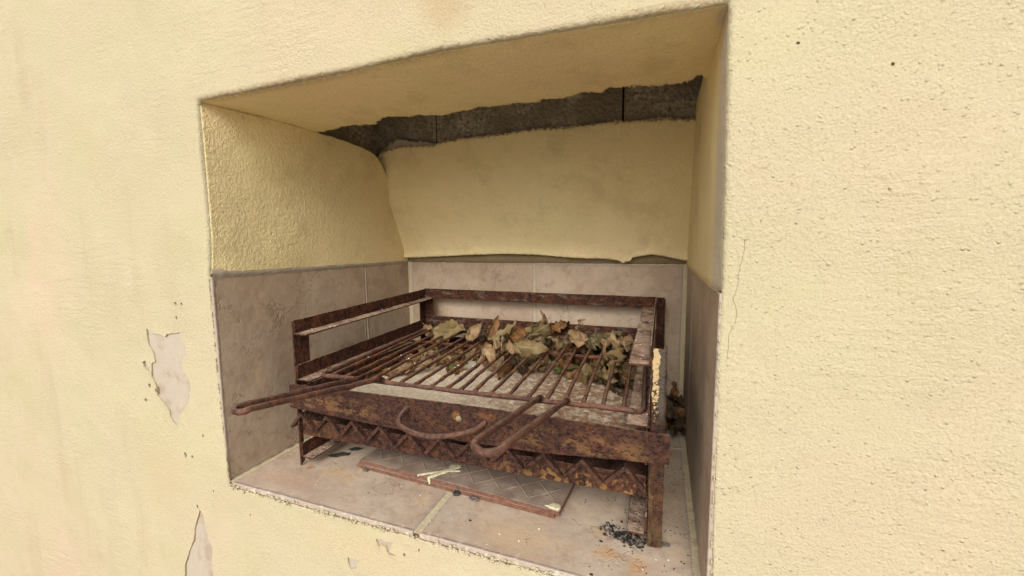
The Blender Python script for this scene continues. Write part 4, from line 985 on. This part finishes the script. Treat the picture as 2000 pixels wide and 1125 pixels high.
leaf((0.612, 0.505, 0.228), (72, -62, 80), 'lf_tan', 'twisted tan leaf standing on end with a hooked dark stalk', 0.0, L_=0.072, Wd=0.042, bend=0.3, cup=0.75, wrk=0.009, seed=11, twist=1.0)
leaf((0.635, 0.475, 0.258), (-24, 34, -82), 'lf_tan', 'tan pointed leaf hanging tip down beside the crumpled green leaf', 0.0, L_=0.062, Wd=0.052, bend=0.15, cup=0.3, wrk=0.005, seed=12, shape=1)
leaf((0.672, 0.55, 0.262), (28, 30, -72), 'lf_sage', 'crumpled sage green leaf near the right end of the heap', 0.018, L_=0.085, Wd=0.07, bend=0.45, cup=-0.55, wrk=0.016, seed=13, shape=1)
leaf((0.69, 0.545, 0.255), (20, -8, 10), 'lf_sage', 'small dark green leaf piece behind the crumpled green leaf', 0.0, L_=0.055, Wd=0.04, bend=0.25, cup=0.4, wrk=0.007, seed=14)
leaf((0.692, 0.47, 0.236), (12, -16, -14), 'lf_tan', 'wavy pale tan leaf with a curled tip next to the right rail', 0.0, L_=0.078, Wd=0.056, bend=-0.5, cup=0.4, wrk=0.014, seed=15, jag=0.2)
leaf((0.722, 0.56, 0.248), (12, -8, -8), 'lf_tan', 'flat tan leaf behind the wavy one under the right rail', 0.0, L_=0.062, Wd=0.048, bend=-0.2, cup=0.3, wrk=0.01, seed=16)
leaf((0.742, 0.425, 0.238), (70, 60, -75), 'lf_olive', 'ruffled olive leaf hanging down through the bars by the right rail', 0.0, L_=0.075, Wd=0.045, bend=0.2, cup=0.8, wrk=0.015, seed=17, jag=0.2)
leaf((0.575, 0.46, 0.228), (30, 12, -130), 'lf_dark', 'dark curled leaf in the gap behind the rolled olive leaf', 0.0, L_=0.06, Wd=0.05, bend=0.3, cup=0.6, wrk=0.01, seed=18)
leaf((0.335, 0.505, 0.226), (14, -14, 20), 'lf_dark', 'blackened crumpled leaf left of the upright brown leaf', 0.0, L_=0.06, Wd=0.045, bend=0.3, cup=-0.5, wrk=0.016, seed=19, jag=0.3)
leaf((0.54, 0.575, 0.258), (24, -18, 14), 'lf_brown', 'reddish brown leaf at the very back of the heap under the long stalk', 0.0, L_=0.06, Wd=0.05, bend=0.2, cup=0.5, wrk=0.01, seed=20)
# leaves lying in the tray under the bars
leaf((0.575, 0.452, 0.164), (8, -4, -10), 'lf_green', 'bright green leaf on the ash tray under the bars', 0.0, group='dry leaves in the ash tray', L_=0.062, Wd=0.036, bend=0.15, cup=0.3, wrk=0.004, seed=30)
leaf((0.655, 0.42, 0.164), (6, -6, -6), 'lf_olive', 'broad olive leaf with wavy edge on the tray at lower right', 0.0, group='dry leaves in the ash tray', L_=0.085, Wd=0.06, bend=0.12, cup=0.35, wrk=0.014, seed=31)
leaf((0.402, 0.46, 0.166), (10, 10, -55), 'lf_tan', 'tan leaf pointing towards the front on the tray below the middle bars', 0.0, group='dry leaves in the ash tray', L_=0.08, Wd=0.045, bend=0.1, cup=0.35, wrk=0.009, seed=32)
leaf((0.365, 0.475, 0.163), (6, 6, -15), 'lf_tan', 'wide dull tan leaf flat on the tray behind the small green one', 0.0, group='dry leaves in the ash tray', L_=0.075, Wd=0.05, bend=0.1, cup=0.3, wrk=0.009, seed=33)
leaf((0.305, 0.385, 0.16), (6, -4, 20), 'lf_green', 'small torn green leaf at the edge of the pale ash', 0.0, group='dry leaves in the ash tray', L_=0.05, Wd=0.024, bend=0.2, cup=0.3, wrk=0.007, seed=34, jag=0.3)
leaf((0.165, 0.30, 0.16), (4, -3, 28), 'lf_tan', 'yellow brown leaf on the left side of the tray nearest the front', 0.0, group='dry leaves in the ash tray', L_=0.11, Wd=0.05, bend=0.1, cup=0.25, wrk=0.01, seed=35)
leaf((0.73, 0.40, 0.160), (4, -3, -14), 'lf_dark', 'dark grey leaf on the tray beside the right rail', 0.0, group='dry leaves in the ash tray', L_=0.05, Wd=0.03, bend=0.15, cup=0.3, wrk=0.006, seed=36)
rnd = random.Random(5)
protos = [leaf_mesh(L_=rnd.uniform(0.055, 0.095), Wd=rnd.uniform(0.035, 0.06), bend=rnd.uniform(-0.4, 0.5) or 0.2, cup=rnd.choice((-1, 1))*rnd.uniform(0.3, 0.8), wrk=rnd.uniform(0.005, 0.015), seed=50+i*3, shape=i % 3, jag=0.14, twist=rnd.uniform(-0.6, 0.6)) for i in range(9)]
mcyc = ['lf_olive', 'lf_tan', 'lf_brown', 'lf_dark', 'lf_dark', 'lf_tan', 'lf_tan', 'lf_brown']
pm = {}
def pleaf(i, mt, loc, rot, label, group):
    key = (i, mt)
    if key not in pm:
        me = protos[i].copy(); me.materials.append(M[mt]); me.polygons.foreach_set('use_smooth', [True]*len(me.polygons)); pm[key] = me
    o = bpy.data.objects.new('dry_leaf', pm[key]); col.objects.link(o); o.location = loc; o.rotation_euler = rot; tag(o, label, 'leaf', group)
for i in range(50):
    # heap on the tray, thickest at the back and to the right
    x = rnd.uniform(0.17, 0.79); y = rnd.uniform(0.44-0.05*ss(0.5, 0.8, x), 0.575); h = rnd.uniform(0.0, 1.0)*ss(0.38, 0.56, y)
    z = 0.160+0.04*h*(0.35+0.65*ss(0.35, 0.6, x))
    pleaf(rnd.randrange(9), rnd.choice(mcyc), (x-0.02, y, z), (rnd.uniform(-0.5, 0.5), rnd.uniform(-0.4, 0.4), rnd.uniform(0, 6.28)), 'dry curled leaf in the heap under the back of the grate', 'leaf litter under the grate')
for i in range(14):
    x = rnd.uniform(0.44, 0.77); y = rnd.uniform(0.49, 0.585); z = 0.192+0.03*rnd.random()
    pleaf(rnd.randrange(9), rnd.choice(mcyc), (x, y, z), (rnd.uniform(-0.8, 0.8), rnd.uniform(-0.7, 0.7), rnd.uniform(0, 6.28)), 'dry leaf sticking up through the rear bars of the grate', 'leaves wedged at the back of the grate')
for i in range(16):
    x = rnd.uniform(0.15, 0.34); y = rnd.uniform(0.37, 0.56)
    pleaf(rnd.randrange(9), rnd.choice(['lf_tan', 'lf_olive', 'lf_brown', 'lf_dark']), (x, y, 0.158+0.008*rnd.random()), (rnd.uniform(-0.25, 0.25), rnd.uniform(-0.2, 0.2), rnd.uniform(0, 6.28)), 'flat dry leaf on the left half of the tray below the bars', 'leaves on the left of the tray')
for i in range(20):
    x = rnd.uniform(0.858, 0.888); y = rnd.uniform(0.44, 0.63); z = 0.010+0.085*rnd.random()*ss(0.4, 0.55, y)
    pleaf(rnd.randrange(9), rnd.choice(['lf_dark', 'lf_dark', 'lf_brown', 'lf_dark', 'lf_dark']), (x-0.02, y, z), (rnd.uniform(-0.9, 0.9), rnd.uniform(-0.7, 0.7), rnd.uniform(0, 6.28)), 'dark leaf in the pile on the floor behind the right post', 'leaves piled in the right corner')
# twigs and bare stalks in the heap
for i, (a, b, c3, lb) in enumerate((((0.585, 0.52, 0.222), (0.60, 0.49, 0.243), (0.618, 0.50, 0.262), 'thin pale stalk curling up behind the rolled olive leaf'),
                                   ((0.33, 0.55, 0.232), (0.37, 0.53, 0.243), (0.42, 0.55, 0.240), 'black twig lying along the back rail left of the upright leaf'),
                                   ((0.48, 0.595, 0.245), (0.505, 0.59, 0.262), (0.53, 0.60, 0.272), 'dark stem poking above the back rail in the middle'),
                                   ((0.628, 0.57, 0.245), (0.632, 0.568, 0.265), (0.622, 0.568, 0.278), 'hooked black stem rising above the back rail'),
                                   ((0.555, 0.52, 0.276), (0.535, 0.49, 0.262), (0.505, 0.455, 0.243), 'long straight pale stalk lying across the brown leaf'))):
    o = link('dry_twig', tube('dry_twig', spline([a, b, c3], 8), lambda t: 0.0013-0.0005*t, 6, 0.2, i), M['lf_tan' if i in (0, 4) else 'twig'], None, True); tag(o, lb, 'twig', 'twigs and stalks in the leaf heap')
for i in range(4):
    V, F = [], []
V, F = [], []
for i in range(160):
    x = rnd.uniform(0.26, 0.40); y = rnd.uniform(0.54, 0.60); blob(V, F, (x, y, 0.216+rnd.uniform(0, 0.016)), rnd.uniform(0.0015, 0.005), (1.5, 1, 0.5), i)
tag(link('charred_leaf_crumbs', mesh('crumbs', V, F), M['char'], None, True), 'black charred leaf crumbs heaped against the back rail', 'debris', kind='stuff')

# ================================================================= DEBRIS
def lump(name, c, r, sq, mat, label, cat, seed):
    V, F = [], []; blob(V, F, (0, 0, 0), r, sq, seed, 2)
    zmin = min(v[2] for v in V); V = [(x, y, z-zmin) for x, y, z in V]
    o = link(name, mesh(name, V, F), M[mat], None, False); o.location = c; tag(o, label, cat); return o
lump('charcoal_lump', (0.471, 0.117, 0.0005), 0.0065, (1.3, 1.0, 0.6), 'char', 'black charcoal lump in front of the loose tiles at the floor joint', 'charcoal', 3)
lump('cinder', (0.510, 0.114, 0.0005), 0.0075, (1.5, 0.9, 0.45), 'slag', 'grey brown cinder lying right of the black charcoal lump', 'cinder', 5)
lump('cinder', (0.2445, 0.127, 0.0005), 0.005, (1.3, 0.8, 0.5), 'slag', 'small dark cinder at the left front corner of the loose tiles', 'cinder', 8)
lump('cinder', (0.852, 0.108, 0.0005), 0.006, (1.2, 0.8, 0.45), 'slag', 'small grey cinder at the foot of the right front leg', 'cinder', 11)
def flake(poly, label, z=0.001):
    poly = rag(poly, 0.003, 0.0018); n = len(poly); cx = sum(p[0] for p in poly)/n; cy = sum(p[1] for p in poly)/n; V = []; F = []
    for f, dz in ((1.0, 0.0), (1.0, 0.0006), (0.5, 0.0014)):
        for (x, y) in poly: V.append(((x-cx)*f, (y-cy)*f, dz+0.0012*max(0, noise.noise(Vector((x*90, y*90, 3))))*(dz > 0)))
    for r_ in range(2):
        for i in range(n): F.append((r_*n+i, r_*n+(i+1) % n, (r_+1)*n+(i+1) % n, (r_+1)*n+i))
    F.append(tuple(2*n+i for i in range(n))); F.append(tuple(reversed(range(n))))
    o = link('burnt_flake', mesh('burnt_flake', V, F, True), M['flake'], None, False); o.location = (cx, cy, z); tag(o, label, 'flake', 'burnt flakes by the left leg')
flake([(0.118, 0.150), (0.128, 0.148), (0.142, 0.152), (0.150, 0.160), (0.163, 0.170), (0.158, 0.180), (0.148, 0.176), (0.138, 0.178), (0.128, 0.166), (0.121, 0.160)], 'larger dark greenish burnt flake on the floor near the left leg')
flake([(0.142, 0.190), (0.156, 0.188), (0.168, 0.196), (0.172, 0.206), (0.158, 0.208), (0.147, 0.202)], 'smaller dark burnt flake behind the larger one by the left leg')
V, F = [], []
for i in range(330):
    a = rnd.gauss(0, 1); b = rnd.gauss(0, 1); x = 0.795+0.0125*a; y = 0.105+0.008*b; h = max(0, 1-(a*a+b*b)/3.2)
    blob(V, F, (x, y, 0.001+h*rnd.random()*0.009), rnd.uniform(0.0006, 0.0026), (1.3, 1, 0.8), i)
for i in range(40):
    blob(V, F, (0.765+rnd.gauss(0, 0.009), 0.117+rnd.gauss(0, 0.008), 0.001+rnd.random()*0.004), rnd.uniform(0.001, 0.0035), (1.3, 1, 0.8), i)
tag(link('ash_heap', mesh('ash_heap', V, F), M['heap'], None, True), 'small heap of black and grey ash at the right front leg', 'ash', kind='stuff')
V, F = [], []
for i in range(210):
    k_ = rnd.random()
    if k_ < 0.45: x, y = rnd.uniform(0.74, 0.89), abs(rnd.gauss(0.12, 0.12))+0.01
    elif k_ < 0.75: x, y = rnd.uniform(0.845, 0.893), rnd.uniform(0.05, 0.55)
    else: x, y = rnd.uniform(0.05, 0.85), rnd.uniform(0.04, 0.35)
    if 0.21 < x < 0.69 and 0.10 < y < 0.45: z = 0.0165
    else: z = 0.0005
    blob(V, F, (x, y, z), rnd.uniform(0.0004, 0.0014) if rnd.random() < 0.93 else 0.0025, (1.3, 1, 0.5), i)
tag(link('charcoal_crumbs', mesh('charcoal_crumbs', V, F), M['char'], None, True), 'scattered black charcoal crumbs on the niche floor', 'debris', kind='stuff')
V, F = [], []
for i in range(150):
    x = rnd.uniform(0.15, 0.81); y = rnd.uniform(0.095, 0.45)
    blob(V, F, (x, y, 0.1525), rnd.uniform(0.0005, 0.0014), (1.3, 1, 0.6), i)
for i in range(60):
    s = rnd.choice(((0.099, 0.127, 0.2990), (0.79, 0.818, 0.2990), (0.79, 0.818, 0.1995))); y = rnd.uniform(0.11, 0.6)
    blob(V, F, (rnd.uniform(s[0], s[1]), y, zs_(s[2], y)), rnd.uniform(0.0006, 0.0016), (1.3, 1, 0.6), i)
for i in range(12):
    x = rnd.choice(bx[:9]); y = rnd.uniform(0.16, 0.4); blob(V, F, (x-(y-0.13)*0.028, y, 0.2045+SL*(y-0.12)+0.0068), rnd.uniform(0.0012, 0.0028), (1, 1.3, 0.7), i)
for i in range(26): blob(V, F, (rnd.uniform(0.05, 0.88), rnd.uniform(0.005, 0.12), 0.0005), rnd.uniform(0.0005, 0.0014), (1.3, 1, 0.5), i)
tag(link('white_flecks', mesh('white_flecks', V, F), M['white'], None, True), 'tiny white flecks of ash and lime scattered on rails, bars and tray', 'debris', kind='stuff')
